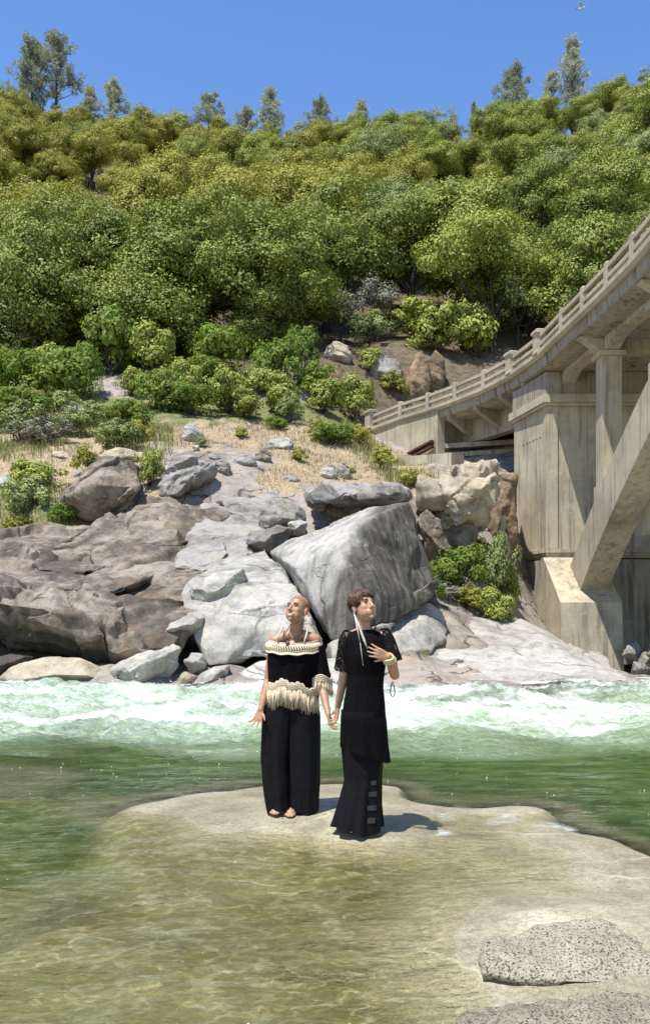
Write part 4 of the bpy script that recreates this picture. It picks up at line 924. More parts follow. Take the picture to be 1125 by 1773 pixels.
# px, base py, width px, height px, kind, label
for px, py, wd_, ht, kd, lab in (
    (190,655,120,150,'lime','tall bright leafy bush in front of the dark forest edge'), (140,690,90,110,'lime','bright bush left of the tall bright bush'), (40,735,120,75,'lime','vivid low thicket at the left frame edge'), (110,730,90,55,'sage','sage bush right of the vivid thicket'),
    (265,715,90,90,'lime','bright bush at the left end of the bench'), (330,722,110,75,'lime','wide bright bush behind the pointed stone'), (395,722,90,95,'green','green bush behind the middle of the bench'), (430,728,80,70,'green','low green bush on the back of the bench'),
    (490,728,100,100,'green','rounded green bush at the right part of the bench back'), (525,660,60,110,'lime','light upright bush above the rounded green bush'), (560,720,90,80,'green','green bush below the brown outcrop'), (610,735,90,100,'green','green bush beside the parapet end'),
    (590,570,90,70,'grey','pale grey bush on the bank above the outcrop'), (640,600,80,70,'sage','greyish bush at the top of the bare bank'), (655,560,100,90,'grey','grey twiggy bush at the foot of the round oaks'), (680,690,60,50,'olive','olive bush at the foot of the crag'),
    (760,620,120,110,'green','dense green bush behind the parapet pilasters'), (830,630,120,130,'green','dark leafy bush behind the parapet left of the pier'), (900,570,110,100,'sage','pale leafy bush above the big pilasters'), (960,520,110,90,'green','leafy bush behind the parapet right of the pilasters'),
    (200,790,110,75,'sage','sage bush on the slope above the tan topped boulder'), (258,850,62,90,'green','upright green bush between two boulders'), (235,770,70,50,'olive','olive bush left of the bench'), (70,775,110,60,'grey','grey dry bush on the left slope'),
    (40,810,34,24,'green','small dark green cushion on the left slope'), (40,905,110,90,'sage','large soft bush at the left frame edge above the slab'), (115,910,60,50,'lime','bright small bush under the tan topped boulder'), (20,950,90,60,'olive','dry olive bush at the lower left frame edge'), (150,825,60,60,'olive','olive tuft bush left of the tan topped boulder'),
    (575,775,80,50,'lime','bright low bush on the right of the bench'), (550,760,50,45,'olive','olive bush beside the bright low bush on the bench'), (665,815,60,45,'olive','olive bush below the abutment wall'), (620,770,60,40,'olive','dry bush at the foot of the parapet end'), (720,845,70,40,'olive','dry bush below the concrete footing'),
    (440,918,44,52,'green','dark green shrub growing from the slab crack'), (385,962,40,36,'green','small shrub in the crack left of the great boulder'), (410,966,36,26,'lime','tiny bright shrub beside the crack shrub'), (575,905,20,20,'olive','tiny plant in the dark hollow'), (765,868,40,30,'lime','small plant in front of the buff block'),
    (740,1045,70,60,'lime','bright low bush left of the pier above the pale rock'), (800,1030,100,100,'lime','tall bright bush between the buff block and the pier'), (860,1050,70,130,'sage','grey green bush against the bridge pier'), (850,1085,90,80,'green','dark bush hanging over the white humped rock'), (780,1045,80,40,'grey','grey dry bush under the bright bush by the pier'),
    (95,700,130,110,'lime','broad bright bush at the left between thicket and tall bright bush'), (20,690,110,100,'lime','bright leafy bush at the left frame edge under the ledge'), (250,660,110,120,'green','leafy green bush just right of the tall bright bush'), (380,660,110,120,'lime','fresh green bush at the dark forest edge left of the women'), (480,680,100,110,'lime','fresh upright bush at the bench back right of centre'), (545,690,80,70,'lime','fresh bush at the foot of the brown outcrop'), (30,770,110,80,'sage','pale green scrub at the left frame edge on the slope'), (120,760,100,60,'sage','pale green scrub below the tan rock'), (215,745,90,70,'lime','fresh low scrub at the left end of the dry bench'), (60,860,120,80,'green','green scrub on the left slope above the soft bush'), (640,650,60,60,'green','small green bush on the bare bank by the crag'), (730,590,110,80,'green','dark leafy bush on the bank above the ochre rocks'),
    (720,1040,60,40,'green','low green bush at the foot of the great streaked boulder'), (830,1010,90,90,'green','leafy bush behind the grey green bush by the pier'), (760,1020,80,60,'lime','bright bush under the wedged dark slab'), (875,1060,60,110,'green','tall narrow bush touching the pier corner'), (815,1060,80,50,'olive','olive bush spilling onto the pale rock'),
    (420,760,40,24,'olive','low olive tuft in the middle of the dry bench'), (350,775,36,26,'sage','small sage tuft below the pointed stone'), (520,800,44,28,'olive','olive tuft above the flat slab on the dry bench'), (480,745,50,30,'lime','low fresh tuft at the back edge of the dry bench'), (600,830,46,30,'sage','sage tuft below the two leaning stones'),
    (875,1100,40,50,'sage','small bush at the pier foot'), (715,1120,22,18,'olive','tiny dry tuft on the pale ridge'), (730,1130,30,14,'olive','dry tuft beside the tiny tuft on the pale ridge'), (500,735,60,60,'sage','sage bush at the bench back centre'), (310,690,80,80,'green','green bush behind the wide bright bush'), (360,680,80,80,'lime','light bush at the forest edge behind the bench'),
    (225,690,70,70,'green','green bush below the tall bright bush'), (80,660,90,70,'green','green bush under the dark ledge trees'), (450,690,80,70,'green','leafy bush at the dark forest edge over the bench'), (160,740,80,50,'sage','soft sage bush left of the bench')):
    dh = hit(px, py) if py < 990 else hit(px, py)
    dh = min(dh, 60)
    if 600 < px < 1000 and py < 640: dh = max(dh, 52)
    X_ = (px-CX)/FPX*dh; z = CAMZ+(HOR-py)/FPX*dh; sw = wd_/FPX*dh/2.1; sh = ht/FPX*dh/1.75
    e = put_tree('shrub', SHR[kd][random.randrange(2)], (X_, dh+sw*.3, z-.1), 1, random.uniform(0, 6.28), lab, 'shrubs on the far bank', 'shrub', ('foliage', 'stem'))
    e.scale = (sw, sw, sh)

# grass, nobody could count it
def grass(name, polys, n, hmin, hmax, mat, colour_label, dens_noise=.0):
    mb_v = []; P = np.array([q for pl in polys for q in pl]); x0, y0 = P.min(0); x1, y1 = P.max(0)
    GX = rng.uniform(-24, 12, n*6); GY = rng.uniform(22, 50, n*6); gz_ = ground_z(GX, GY); px = CX+GX/GY*FPX; py = HOR-(gz_-CAMZ)/GY*FPX
    ok = np.zeros(len(GX), bool)
    for q in polys: ok |= inpoly(px, py, q)
    ok &= fbm2(GX, GY, .8, 3, 6.) > dens_noise; GX, GY, gz_ = GX[ok][:n], GY[ok][:n], gz_[ok][:n]; m = len(GX)
    base = np.c_[GX, GY, gz_-.03]; a = rng.uniform(0, 6.28, m); h_ = rng.uniform(hmin, hmax, m)*(1+.5*fbm2(GX, GY, .6, 2)); wdt = rng.uniform(.010, .022, m)
    sd_ = np.c_[np.cos(a), np.sin(a), np.zeros(m)]*wdt[:, None]; ln = np.c_[np.cos(a+1.2), np.sin(a+1.2), np.zeros(m)]*(h_*rng.uniform(.1, .5, m))[:, None]; up = np.c_[np.zeros(m), np.zeros(m), h_]
    v = np.stack([base-sd_, base+sd_, base+sd_*.6+ln*.4+up*.6, base+ln+up, base-sd_*.6+ln*.4+up*.6], 1).reshape(-1, 3)
    o = link(name, mesh_np(name, v, np.arange(m*5).reshape(-1, 5), mat)); tag(o, colour_label, 'grass', kind='stuff'); print(name, m)
grass('dry_grass', DRY, 20000, .06, .22, leaf('dry_grass_blades', (.30,.235,.145), (.40,.325,.21), .2), 'dry tan grass covering the bench and slope of the far bank', -.25)
grass('green_grass', [[(-300,650),(180,660),(180,740),(60,800),(-300,800)], [(-300,850),(110,850),(150,910),(0,985),(-300,980)], [(530,740),(620,735),(680,800),(780,840),(760,870),(690,850),(600,780)], [(160,740),(300,740),(300,790),(240,860),(180,800)]], 16000, .2, .5, leaf('green_grass_blades', (.20,.24,.07), (.34,.34,.13), .3), 'green grass patches among the shrubs of the far bank', -.3)

# ------------------------------------------------------------------ people
def Rot(yaw, pitch, roll=0.): return Matrix.Rotation(rad(yaw), 3, 'Z') @ Matrix.Rotation(rad(-pitch), 3, 'X') @ Matrix.Rotation(rad(roll), 3, 'Y')
def skin(name, col):
    b = NB(name); p = b.objco(); n = b.noise(p, 30, 4)
    c = b.mix(b.ramp(n, .35, .65), tuple(x*.9 for x in col), tuple(x*1.06 for x in col))
    return b.done(b.pbr(c, .46, None, .4, Subsurface_Weight=.08, Subsurface_Radius=(.02,.008,.004)))
m_skinA = skin('tanned_skin', (.385,.215,.13)); m_skinB = skin('light_tan_skin', (.43,.25,.165))
m_black = plain('black_cloth', (.0045,.004,.005), .92, .3, 60, .08); m_navy = plain('black_satin', (.0048,.0045,.0065), .75, .3, 30, .15)
m_cream = plain('cream_crochet', (.60,.50,.36), .9, .2, 90, .1); m_lip = plain('lips', (.34,.13,.11), .4, .1)
m_eye = plain('eye_white', (.30,.26,.23), .25, .03); m_iris = plain('iris', (.03,.018,.012), .2, .1); m_brow = plain('brow_hair', (.05,.03,.02), .9, .2)
m_teeth = plain('teeth', (.72,.70,.64), .3, .03); m_stub = plain('stubble_hair', (.27,.155,.08), .95, .35, 260); m_hair = plain('brown_hair', (.075,.038,.024), .5, .7, 60, .4)
m_cord = plain('dark_cord', (.03,.022,.018), .7, .2); m_stone = plain('pendant_stone', (.10,.06,.055), .4, .4); m_sheer = plain('sheer_grey', (.035,.032,.032), .6, .2)
b = NB('black_lace'); p = b.objco(); e = b.voro(warp(b, p, 40, .012), 42, 'DISTANCE_TO_EDGE'); fl = b.noise(p, 22, 3)
hole = b.math('MULTIPLY', b.ramp(e, .10, .17), b.ramp(fl, .40, .52)); lt = b.n('ShaderNodeBsdfTransparent'); lm = b.n('ShaderNodeMixShader')
b.set(lm.inputs[0], b.math('MULTIPLY', hole, .62)); b.t.links.new(b.pbr((.005,.005,.006), .9, None, .1), lm.inputs[1]); b.t.links.new(lt.outputs[0], lm.inputs[2]); m_lace = b.done(lm.outputs[0])

def head(mb, c, R):
    c = Vector(c); P = lambda x, y, z: c+R @ Vector((x, y, z))
    E = lambda p, r: mb.ell(P(*p), r, R, 20, 14)
    K = lambda p, q, a, b_: mb.cap(P(*p), P(*q), a, b_, 10)
    E((0,.018,.042), (.074,.092,.078)); E((0,-.022,-.018), (.0635,.070,.096)); E((0,-.031,-.062), (.053,.056,.046)); E((0,-.052,-.05), (.044,.040,.052)); E((0,-.078,-.096), (.019,.016,.016))
    K((-.034,-.076,.026), (.034,-.076,.026), .0125, .0125)
    K((0,-.088,.018), (0,-.112,-.026), .008, .0125); K((-.011,-.098,-.031), (.011,-.098,-.031), .0085, .0085)
    for sx in (-1, 1):
        E((sx*.034,-.058,-.018), (.027,.026,.030)); E((sx*.034,-.040,-.05), (.028,.040,.045))
        E((sx*.074,.016,-.004), (.010,.020,.033)); E((sx*.073,.010,-.030), (.008,.010,.012))
    K((-.022,-.087,-.058), (.022,-.087,-.058), .010, .010); K((-.018,-.086,-.072), (.018,-.086,-.072), .010, .010)
    return P
def face(P, R, parent, smile):
    for sx in (-1, 1):
        MB().ell(P(sx*.031,-.0795,.006), (.0115,.007,.0052), R).obj('eye', m_eye, parent, True)
        MB().ell(P(sx*.031,-.085,.0065), (.0052,.003,.0048), R).obj('iris', m_iris, parent, True)
        MB().tube([P(sx*.014,-.089,.026), P(sx*.032,-.090,.033), P(sx*.050,-.078,.027)], [.0032,.0038,.002], 6).obj('eyebrow', m_brow, parent, True)
        MB().tube([P(sx*.018,-.0845,.011), P(sx*.031,-.0875,.0155), P(sx*.045,-.079,.010)], [.0015,.002,.0015], 6).obj('eyelashes', m_brow, parent, True)
    if smile:
        MB().tube([P(-.026,-.086,-.058), P(0,-.0985,-.058), P(.026,-.086,-.058)], [.003,.0045,.003], 8).obj('upper_lip', m_lip, parent, True)
        MB().tube([P(-.023,-.0865,-.065), P(0,-.0985,-.0665), P(.023,-.0865,-.065)], [.003,.0065,.003], 8).obj('teeth', m_teeth, parent, True)
        MB().tube([P(-.026,-.085,-.062), P(0,-.0965,-.0775), P(.026,-.085,-.062)], [.003,.005,.003], 8).obj('lower_lip', m_lip, parent, True)
    else:
        MB().tube([P(-.022,-.090,-.063), P(0,-.0985,-.0615), P(.022,-.090,-.063)], [.002,.0042,.002], 8).obj('upper_lip', m_lip, parent, True)
        MB().tube([P(-.020,-.090,-.0675), P(0,-.0975,-.0705), P(.020,-.090,-.0675)], [.002,.005,.002], 8).obj('lower_lip', m_lip, parent, True)
def hand(mb, wr, d, n, ts, curl, spread=.25, curls=None):
    wr = Vector(wr); d = Vector(d).normalized(); n = Vector(n); n = (n-d*n.dot(d)).normalized(); sd_ = d.cross(n)
    for i, (o, L) in enumerate(((-.030,.056), (-.010,.070), (.010,.076), (.029,.068))):
        o *= -ts; kn = wr+d*(.080-abs(o)*.25)+sd_*o; mb.cap(wr+d*.008+sd_*o*.45, kn, .0135, .0115, 8)
        q = kn; dr = (d+sd_*o*spread*25).normalized(); r = .0092; cu = curls[i] if curls else curl
        for k, fr in enumerate((.44, .31, .25)):
            a = rad(cu*(.6, 1., .8)[k]); ax = dr.cross(n).normalized(); dr = (Matrix.Rotation(a, 3, ax) @ dr).normalized(); q2 = q+dr*L*fr; mb.cap(q, q2, r, r*.9, 8); q = q2; r *= .88
    # the thumb leaves the side of the palm near its base
    q = wr+d*.026+sd_*ts*-.022*-1; dr = (d*.62+sd_*ts*.72+n*.3).normalized(); mb.cap(q, q+dr*.036, .0125, .0105, 8); q2 = q+dr*.036; dr2 = (dr+d*.5).normalized(); mb.cap(q2, q2+dr2*.032, .010, .0075, 8)
def loft(rings, n=72, fold=None, hem=None):
    v = []; f = []; m = len(rings)
    for i, (x, y, z, rx, ry) in enumerate(rings):
        t = i/(m-1)
        for k in range(n):
            th = 2*math.pi*k/n; g = 1+(fold(th, t) if fold else 0); dz = hem(th, t) if hem else 0
            v.append((x+rx*g*math.cos(th), y+ry*g*math.sin(th), z+dz))
    for i in range(m-1):
        for k in range(n): f.append((i*n+k, (i+1)*n+k, (i+1)*n+(k+1) % n, i*n+(k+1) % n))
    return v, f
def resample(rings, k):
    R_ = np.array(rings, float); t = np.linspace(0, len(R_)-1, k); out = []
    for q in t:
        i = min(int(q), len(R_)-2); u = q-i; u = u*u*(3-2*u)*.5+u*.5; out.append(tuple(R_[i]*(1-u)+R_[i+1]*u))
    return out
def tubeloft(pts, rs, n=24, fold=None, flat=1.):
    """sleeve: open tube along a path"""
    mb = MB(); mb.tube(pts, rs, n, cap=False); v = [list(q) for q in mb.v]
    if fold:
        for i, p in enumerate(pts):
            for k in range(n):
                q = v[i*n+k]; g = 1+fold(2*math.pi*k/n, i/(len(pts)-1))
                for a in range(3): q[a] = p[a]+(q[a]-p[a])*g
    return v, mb.f
def lerp(a, b, t): return tuple(np.array(a, float)*(1-t)+np.array(b, float)*t)

def body(mb, P, neck, chest, pelvis, sh, el, wr, hip, kn, an, toe):
    mb.cap(P(0,.030,-.055), lerp(neck, chest, .18), .047, .056, 14)
    c = Vector(chest); pl = Vector(pelvis)
    mb.ell(c, (.135,.098,.165)); mb.ell(c.lerp(pl, .5), (.118,.088,.17)); mb.ell(pl, (.138,.104,.14))
    for q in sh: mb.cap(lerp(neck, q, .15), q, .045, .050, 12)
    for sx in (-.06, .06): mb.ell((c.x+sx, c.y-.075, c.z-.05), (.052,.045,.052))
    for q, e_, w_ in zip(sh, el, wr):
        mb.cap(q, lerp(q, e_, .4), .050, .043, 12); mb.cap(lerp(q, e_, .3), e_, .044, .034, 12); mb.cap(e_, lerp(e_, w_, .3), .035, .036, 12); mb.cap(lerp(e_, w_, .25), w_, .036, .0225, 12)
    for h_, k_, a_, t_ in zip(hip, kn, an, toe):
        mb.cap(h_, k_, .074, .050, 12); mb.cap(k_, lerp(k_, a_, .35), .050, .049, 12); mb.cap(lerp(k_, a_, .3), a_, .048, .033, 12)
        a_ = Vector(a_); t_ = Vector(t_); d = (t_-a_); d.z = 0; d.normalize(); hz = t_.z
        mb.cap((a_.x-d.x*.03, a_.y-d.y*.03, hz+.012), (t_.x-d.x*.06, t_.y-d.y*.06, hz+.008), .032, .034, 10); mb.cap(a_, (t_.x-d.x*.10, t_.y-d.y*.10, hz+.02), .033, .03, 10)
        s_ = Vector((d.y, -d.x, 0))
        for k, o in enumerate((-.03,-.013,.002,.016,.029)): mb.cap((t_.x-d.x*.07+s_.x*o, t_.y-d.y*.07+s_.y*o, hz+.004), (t_.x-d.x*.012*abs(k-1)+s_.x*o*1.1, t_.y-d.y*.012*abs(k-1)+s_.y*o*1.1, hz), .0125, .0095, 8)

# --- woman with the shaved head -------------------------------------------------
YA = 6.74
def A(px, py, dy=0.): d = YA+dy; return (float((px-CX)/FPX*YA), d, float(CAMZ+(HOR-py)/FPX*YA))
pa = empty('person', (A(503,1405)[0], YA, .045), 'barefoot woman with shaved head in black top with cream crochet and wide black trousers', 'person')
mb = MB(); RA = Rot(-31, 19, 0); hc = Vector(A(515,1057, -.02)); PA = head(mb, hc, RA)
shA = [A(476,1110), A(545,1108)]; elA = [A(464,1178,.02), A(555,1180,.0)]; wrA = [A(453,1226,-.10), A(568,1232,-.20)]
body(mb, PA, A(511,1096,.01), A(509,1138,.02), A(503,1212,.02), shA, elA, wrA, [A(487,1222,.02), A(521,1222,.02)], [A(484,1312,-.02), A(520,1314,.0)], [A(483,1392,.0), A(512,1394,.0)], [A(474,1402,-.14), A(499,1405,-.16)])
hand(mb, wrA[0], (-.28,-.25,-.95), (-.35,-1,-.05), -1, 14, .5, [6,14,22,30]); hand(mb, wrA[1], (.25,-.12,-1), (.9,-.3,.1), -1, 38, .1)
v, n_, f = remesh(mb.v, mb.f, .0050, 6); obj('body', v, f, m_skinA, pa, True)
face(PA, RA, pa, True)
mb = MB(); mb.ell((0,.018,.042), (.0758,.0938,.0798), None, 40, 28); kv = []; kf = []
for fc in mb.f:
    cz = np.mean([mb.v[i] for i in fc], 0)
    hl = .084-.02*(abs(cz[0])/.07) if cz[1] < -.03 else (.030 if cz[1] < .0 else -.042-.02*min(1, (cz[1])/.08))
    if cz[2] > hl: kf.append(fc)
obj('hair', [tuple(PA(*q)) for q in mb.v], kf, m_stub, pa, True)
ear = PA(.079,.012,-.045); MB().tube([ear, ear+Vector((0,0,-.02)), ear+Vector((0,-.002,-.042))], [.003,.006,.002], 8).obj('earring', m_cream, pa, True)
foldA = lambda th, t: t*.07*math.sin(5*th+1.3+t)+t*.035*math.sin(11*th+t*3)+.02*math.sin(3*th+9*t)
hz = lambda th, t: -t**3*.04*math.cos(th*2+.6)+t**3*.012*math.sin(th*9)
xa = lambda px: (px-CX)/FPX*YA
rgA = resample([(xa(509),YA,1.362,.188,.112),(xa(508),YA,1.30,.203,.145),(xa(507),YA,1.20,.196,.142),(xa(506),YA,1.08,.188,.130),(xa(505),YA,.985,.192,.132)], 34)
v, f = loft(rgA, 96, foldA, hz); blouse = obj('blouse', v, f, m_black, pa, True)
slv = [lerp(shA[1], elA[1], t) for t in np.linspace(.16, 1.0, 10)]
v, f = tubeloft(slv, np.linspace(.068, .082, 10), 32, lambda th, t: .06*t*math.sin(5*th)); obj('sleeve', v, f, m_black, blouse, True)
# crochet band across the chest: two cords, slanted stitches between them and a solid knitted edge
def ringpt(rg, th, t, out=1.):
    i = min(int(t*(len(rg)-1)), len(rg)-2); u = t*(len(rg)-1)-i; x, y, z, rx, ry = [a*(1-u)+c_*u for a, c_ in zip(rg[i], rg[i+1])]
    return Vector((x+(rx+.004*out)*math.cos(th), y+(ry+.004*out)*math.sin(th), z+hz(th, t)))
rgB = [(xa(509),YA,1.382,.186,.104),(xa(508),YA,1.345,.202,.130),(xa(508),YA,1.298,.204,.150)]
bz = lambda th: -.022*math.sin(th)**2*(1 if math.sin(th) < 0 else .2)
def bandpt(th, t, out=0.):
    i = 0 if t < .5 else 1; u = t*2-i; x, y, z, rx, ry = [a*(1-u)+c_*u for a, c_ in zip(rgB[i], rgB[i+1])]
    return Vector((x+(rx+out)*math.cos(th), y+(ry+out)*math.sin(th), z+bz(th)+t*.004*math.sin(10*th)))
mb = MB(); n = 120
for t0, t1 in ((0., .28), (.72, 1.)):
    V = []; 
    for t in (t0, (t0+t1)/2, t1):
        for k in range(n): V.append(tuple(bandpt(2*math.pi*k/n, t, .010)))
    mb.add(V, [(i*n+k, i*n+n+k, i*n+n+(k+1) % n, i*n+(k+1) % n) for i in range(2) for k in range(n)])
for k in range(66):
    th = 2*math.pi*k/66; mb.tube([bandpt(th, .22, .010), bandpt(th+.05, .5, .013), bandpt(th+.11, .78, .010)], .0066, 5)
for t in (0., .27, .73, 1.): mb.tube([bandpt(2*math.pi*k/60, t, .011) for k in range(61)], .0042, 5, cap=False)
mb.obj('crochet_band', m_cream, blouse, True)
mb = MB()
for px0, px1, yt, yb in ((490,479,1086,1111), (533,527,1091,1112)):
    q0 = Vector(A(px0, yt, -.035)); q1 = Vector(A(px1, yb, -.112)); mb.tube([q0+Vector((0,.05,-.002)), q0+Vector((0,0,.008)), q0.lerp(q1, .5)+Vector((0,-.02,.004)), q1], .0062, 6)
mb.obj('shoulder_strap', m_cream, blouse, True)
def fringe(name, pts, ln, parent, mat, seed):
    r_ = random.Random(seed); mb = MB()
    for q in pts:
        q = Vector(q)+Vector((r_.uniform(-.006,.006), r_.uniform(-.006,.006), 0)); L = ln*r_.uniform(.7, 1.15); w_ = r_.uniform(.0022, .0042)
        mb.tube([q, q+Vector((r_.uniform(-.006,.006), r_.uniform(-.008,.004), -L*.5)), q+Vector((r_.uniform(-.016,.016), r_.uniform(-.012,.006), -L))], [w_, w_*1.05, w_*.5], 5)
    return mb.obj(name, mat, parent, True)
mb = MB(); hemp = [ringpt(rgA, 2*math.pi*k/150, 1., 2.) for k in range(150)]
for o, zz in ((.0, .0), (.003, .013), (.004, .026), (.004, .038), (.002, .050)): mb.tube([q+Vector((0,-o if q.y < YA else o, zz+.006*math.sin(k*1.26+zz*60))) for k, q in enumerate(hemp)]+[hemp[0]+Vector((0,0,zz))], .0078, 6, cap=False)
mb.obj('crochet_hem', m_cream, blouse, True)
fringe('fringe', hemp*5, .135, blouse, m_cream, 3)
e_ = Vector(elA[1]); cuff = [e_+Vector((.085*math.cos(a), .085*math.sin(a), .018*math.sin(a*3))) for a in np.linspace(0, 2*math.pi, 49)]
mb = MB()
for zz in (0, .013, .026, .039): mb.tube([q+Vector((0,0,zz)) for q in cuff], .0075, 6, cap=False)
mb.obj('crochet_cuff', m_cream, blouse, True); fringe('sleeve_fringe', cuff*4, .10, blouse, m_cream, 4)
v1, f1 = loft(resample([(xa(490),YA+.02,1.0,.125,.125),(xa(484),YA+.01,.80,.140,.132),(xa(478),YA,.45,.124,.122),(xa(481),YA-.01,.20,.112,.114),(xa(484),YA-.02,.065,.096,.10)], 40), 80, lambda th, t: t*.075*math.sin(5*th+.5+2*t)+.035*t*math.sin(11*th-2*t)+.015*math.sin(25*t+3*th)*t, lambda th, t: t**6*.018*math.sin(3*th))
v2, f2 = loft(resample([(xa(519),YA+.02,1.0,.125,.125),(xa(523),YA+.01,.80,.140,.132),(xa(526),YA,.45,.124,.124),(xa(526),YA,.20,.114,.116),(xa(525),YA,.040,.108,.11)], 40), 80, lambda th, t: t*.075*math.sin(5*th+2.5-2*t)+.035*t*math.sin(10*th+t)+.015*math.sin(22*t-3*th)*t, lambda th, t: t**6*.018*math.sin(3*th+1))
obj('trousers', v1+v2, f1+[tuple(i+len(v1) for i in q) for q in f2], m_navy, pa, True)
nk = [PA(.045,.035,-.085), Vector(A(523,1098,-.055)), Vector(A(508,1106,-.100)), Vector(A(500,1110,-.112))]; nk2 = [PA(-.045,.02,-.09), Vector(A(494,1098,-.07)), Vector(A(500,1110,-.112))]
neckl = MB().tube(nk, .0028, 6).tube(nk2, .0028, 6).obj('necklace', m_cord, pa, True)
MB().tube([A(500,1108,-.116), A(499,1113,-.122), A(498.5,1118,-.124)], [.008,.016,.010], 10).obj('pendant', m_stone, neckl, True)

# --- woman in black lace -----------------------------------------------------------
YB = 6.2
def Bp(px, py, dy=0.): return (float((px-CX)/FPX*YB), YB+dy, float(CAMZ+(HOR-py)/FPX*YB))
xb = lambda px: (px-CX)/FPX*YB
pb = empty('person', (xb(625), YB, .045), 'woman with short brown hair in long black lace dress, one hand on her chest', 'person')
mb = MB(); RB = Rot(31, 17, 0); hcB = Vector(Bp(629,1051,-.02)); PB = head(mb, hcB, RB)
shB = [Bp(601,1107), Bp(667,1104)]; elB = [Bp(596,1166,.03), Bp(682,1168,-.06)]; wrB = [Bp(585,1228,.12), Bp(668,1134,-.215)]
body(mb, PB, Bp(629,1094,.01), Bp(632,1136,.02), Bp(629,1215,.02), shB, elB, wrB, [Bp(612,1228,.02), Bp(646,1228,.02)], [Bp(612,1330,.0), Bp(640,1330,.0)], [Bp(608,1418,.0), Bp(640,1416,.02)], [Bp(603,1432,-.14), Bp(648,1426,-.10)])
hand(mb, wrB[0], (-.14,.10,-1), (-.9,-.25,.0), 1, 34, .1); hand(mb, wrB[1], (-.95,-.02,.32), (.1,1,.1), 1, 9, .30)
v, n_, f = remesh(mb.v, mb.f, .0050, 6); obj('body', v, f, m_skinB, pb, True)
face(PB, RB, pb, False)
# hair: under-shell plus locks combed from the crown, side-swept fringe
mb = MB(); sh_ = MB().ell((0,.022,.046), (.080,.098,.083), None, 40, 28)
mb.add([tuple(q) for q in sh_.v], [fc for fc in sh_.f if (lambda c: c[2] > (.072 if c[1] < -.045 else .03 if c[1] < -.015 else (-.015 if c[1] < .04 and abs(c[0]) > .05 else -.06)))(np.mean([sh_.v[i] for i in fc], 0))])
rr = random.Random(8)
for k in range(420):
    ph = rr.uniform(0, 2*math.pi); fx, fy = math.sin(ph), -math.cos(ph)           # ph = 0 looks forward
    front = math.cos(ph)
    if front > .72: end = rr.uniform(.05, .082)
    elif front > .2: end = rr.uniform(-.02, .02) if rr.random() < .75 else rr.uniform(-.05, -.03)
    elif front > -.35: end = rr.uniform(.0, .03)
    else: end = rr.uniform(-.095, -.055)
    pts = []; sw = rr.uniform(-.1, .5) if front > .5 else rr.uniform(-.15, .15); lift = rr.uniform(-.003, .009); e_t = math.acos(max(-1, min(1, (end-.044)/.092)))
    t0 = rr.uniform(.02, .9)*.6
    for q in np.linspace(0, 1, 6):
        th = t0+(e_t-t0)*q; a = ph+sw*q
        r1 = .082+lift+.004*math.sin(q*3); pts.append(PB(r1*math.sin(th)*math.sin(a), .022-(r1+.018)*math.sin(th)*math.cos(a), .044+(.087+lift*.8)*math.cos(th)))
    mb.tube(pts, [.003,.0048,.0052,.005,.004,.0012], 5)
hr = mb.obj('hair', m_hair, pb, True); hr['kind'] = 'stuff'
e0 = PB(-.080,.014,-.042); mb = MB().ell(e0, (.006,.006,.006)); t1 = Vector(Bp(634,1122,-.15)); t2 = Vector(Bp(622,1112,-.14))
mb.tube([e0, e0.lerp(t1, .35), e0.lerp(t1, .75), t1], [.0025,.0085,.0085,.003], 7); mb.tube([e0, e0.lerp(t2, .5), t2], [.002,.005,.002], 6); mb.tube([t2, t2+Vector((.02,-.02,-.16))], .0022, 5)
mb.obj('feather_earring', plain('pale_feather', (.50,.45,.38), .8, .25, 80), pb, True)
e1 = PB(.080,.014,-.042); MB().tube([e1, e1+Vector((.006,-.03,-.06)), e1+Vector((.018,-.07,-.15))], [.002,.0045,.002], 6).obj('dark_earring', m_cord, pb, True)
rgD = resample([(xb(632),YB+.012,1.476,.074,.058),(xb(633),YB+.005,1.458,.118,.074),(xb(634),YB,1.432,.150,.092),(xb(634),YB,1.40,.158,.112),(xb(634),YB-.01,1.30,.150,.132),(xb(633),YB,1.15,.132,.114),(xb(631),YB,1.05,.134,.118),(xb(629),YB,.86,.158,.132),(xb(628),YB,.62,.150,.128)], 48)
v, f = loft(rgD, 90, lambda th, t: .018*math.sin(5*th+8*t)+.022*t*math.sin(9*th+3*t)+.014*math.sin(34*t+2*th)*t); dress = obj('dress', v, f, m_black, pb, True)
v, f = loft(resample([(xb(628),YB,.90,.158,.135),(xb(627),YB,.62,.150,.132),(xb(628),YB,.40,.132,.130),(xb(622),YB,.22,.152,.148),(xb(618),YB,.055,.180,.168)], 40), 90, lambda th, t: t*.08*math.sin(8*th+.8)+t*.035*math.sin(13*th+2*t), lambda th, t: t**5*.02*math.sin(2*th+1))
obj('skirt', v, f, m_navy, dress, True)
v, f = loft(resample([(xb(629),YB,.90,.152,.127),(xb(629),YB,.84,.165,.140),(xb(630),YB,.70,.169,.150),(xb(632),YB,.585,.176,.160)], 16), 90, lambda th, t: .05*t*math.sin(6*th)+.03*t*math.sin(11*th+1), lambda th, t: -t*.06*math.cos(th))
obj('skirt_tier', v, f, m_black, dress, True)
v, f = tubeloft([lerp(shB[0], elB[0], t) for t in np.linspace(-.26, .92, 12)], np.interp(np.linspace(0,1,12), [0,.2,1], [.030,.064,.076]), 32, lambda th, t: .05*math.sin(4*th+3*t)); obj('lace_sleeve', v, f, m_lace, dress, True)
v, f = tubeloft([lerp(shB[1], (elB[1][0]-.02, elB[1][1]+.02, elB[1][2]+.01), t) for t in np.linspace(-.26, .66, 10)], np.interp(np.linspace(0,1,10), [0,.28,1], [.030,.062,.098]), 32, lambda th, t: .06*t*math.sin(4*th+1)); obj('lace_sleeve', v, f, m_lace, dress, True)
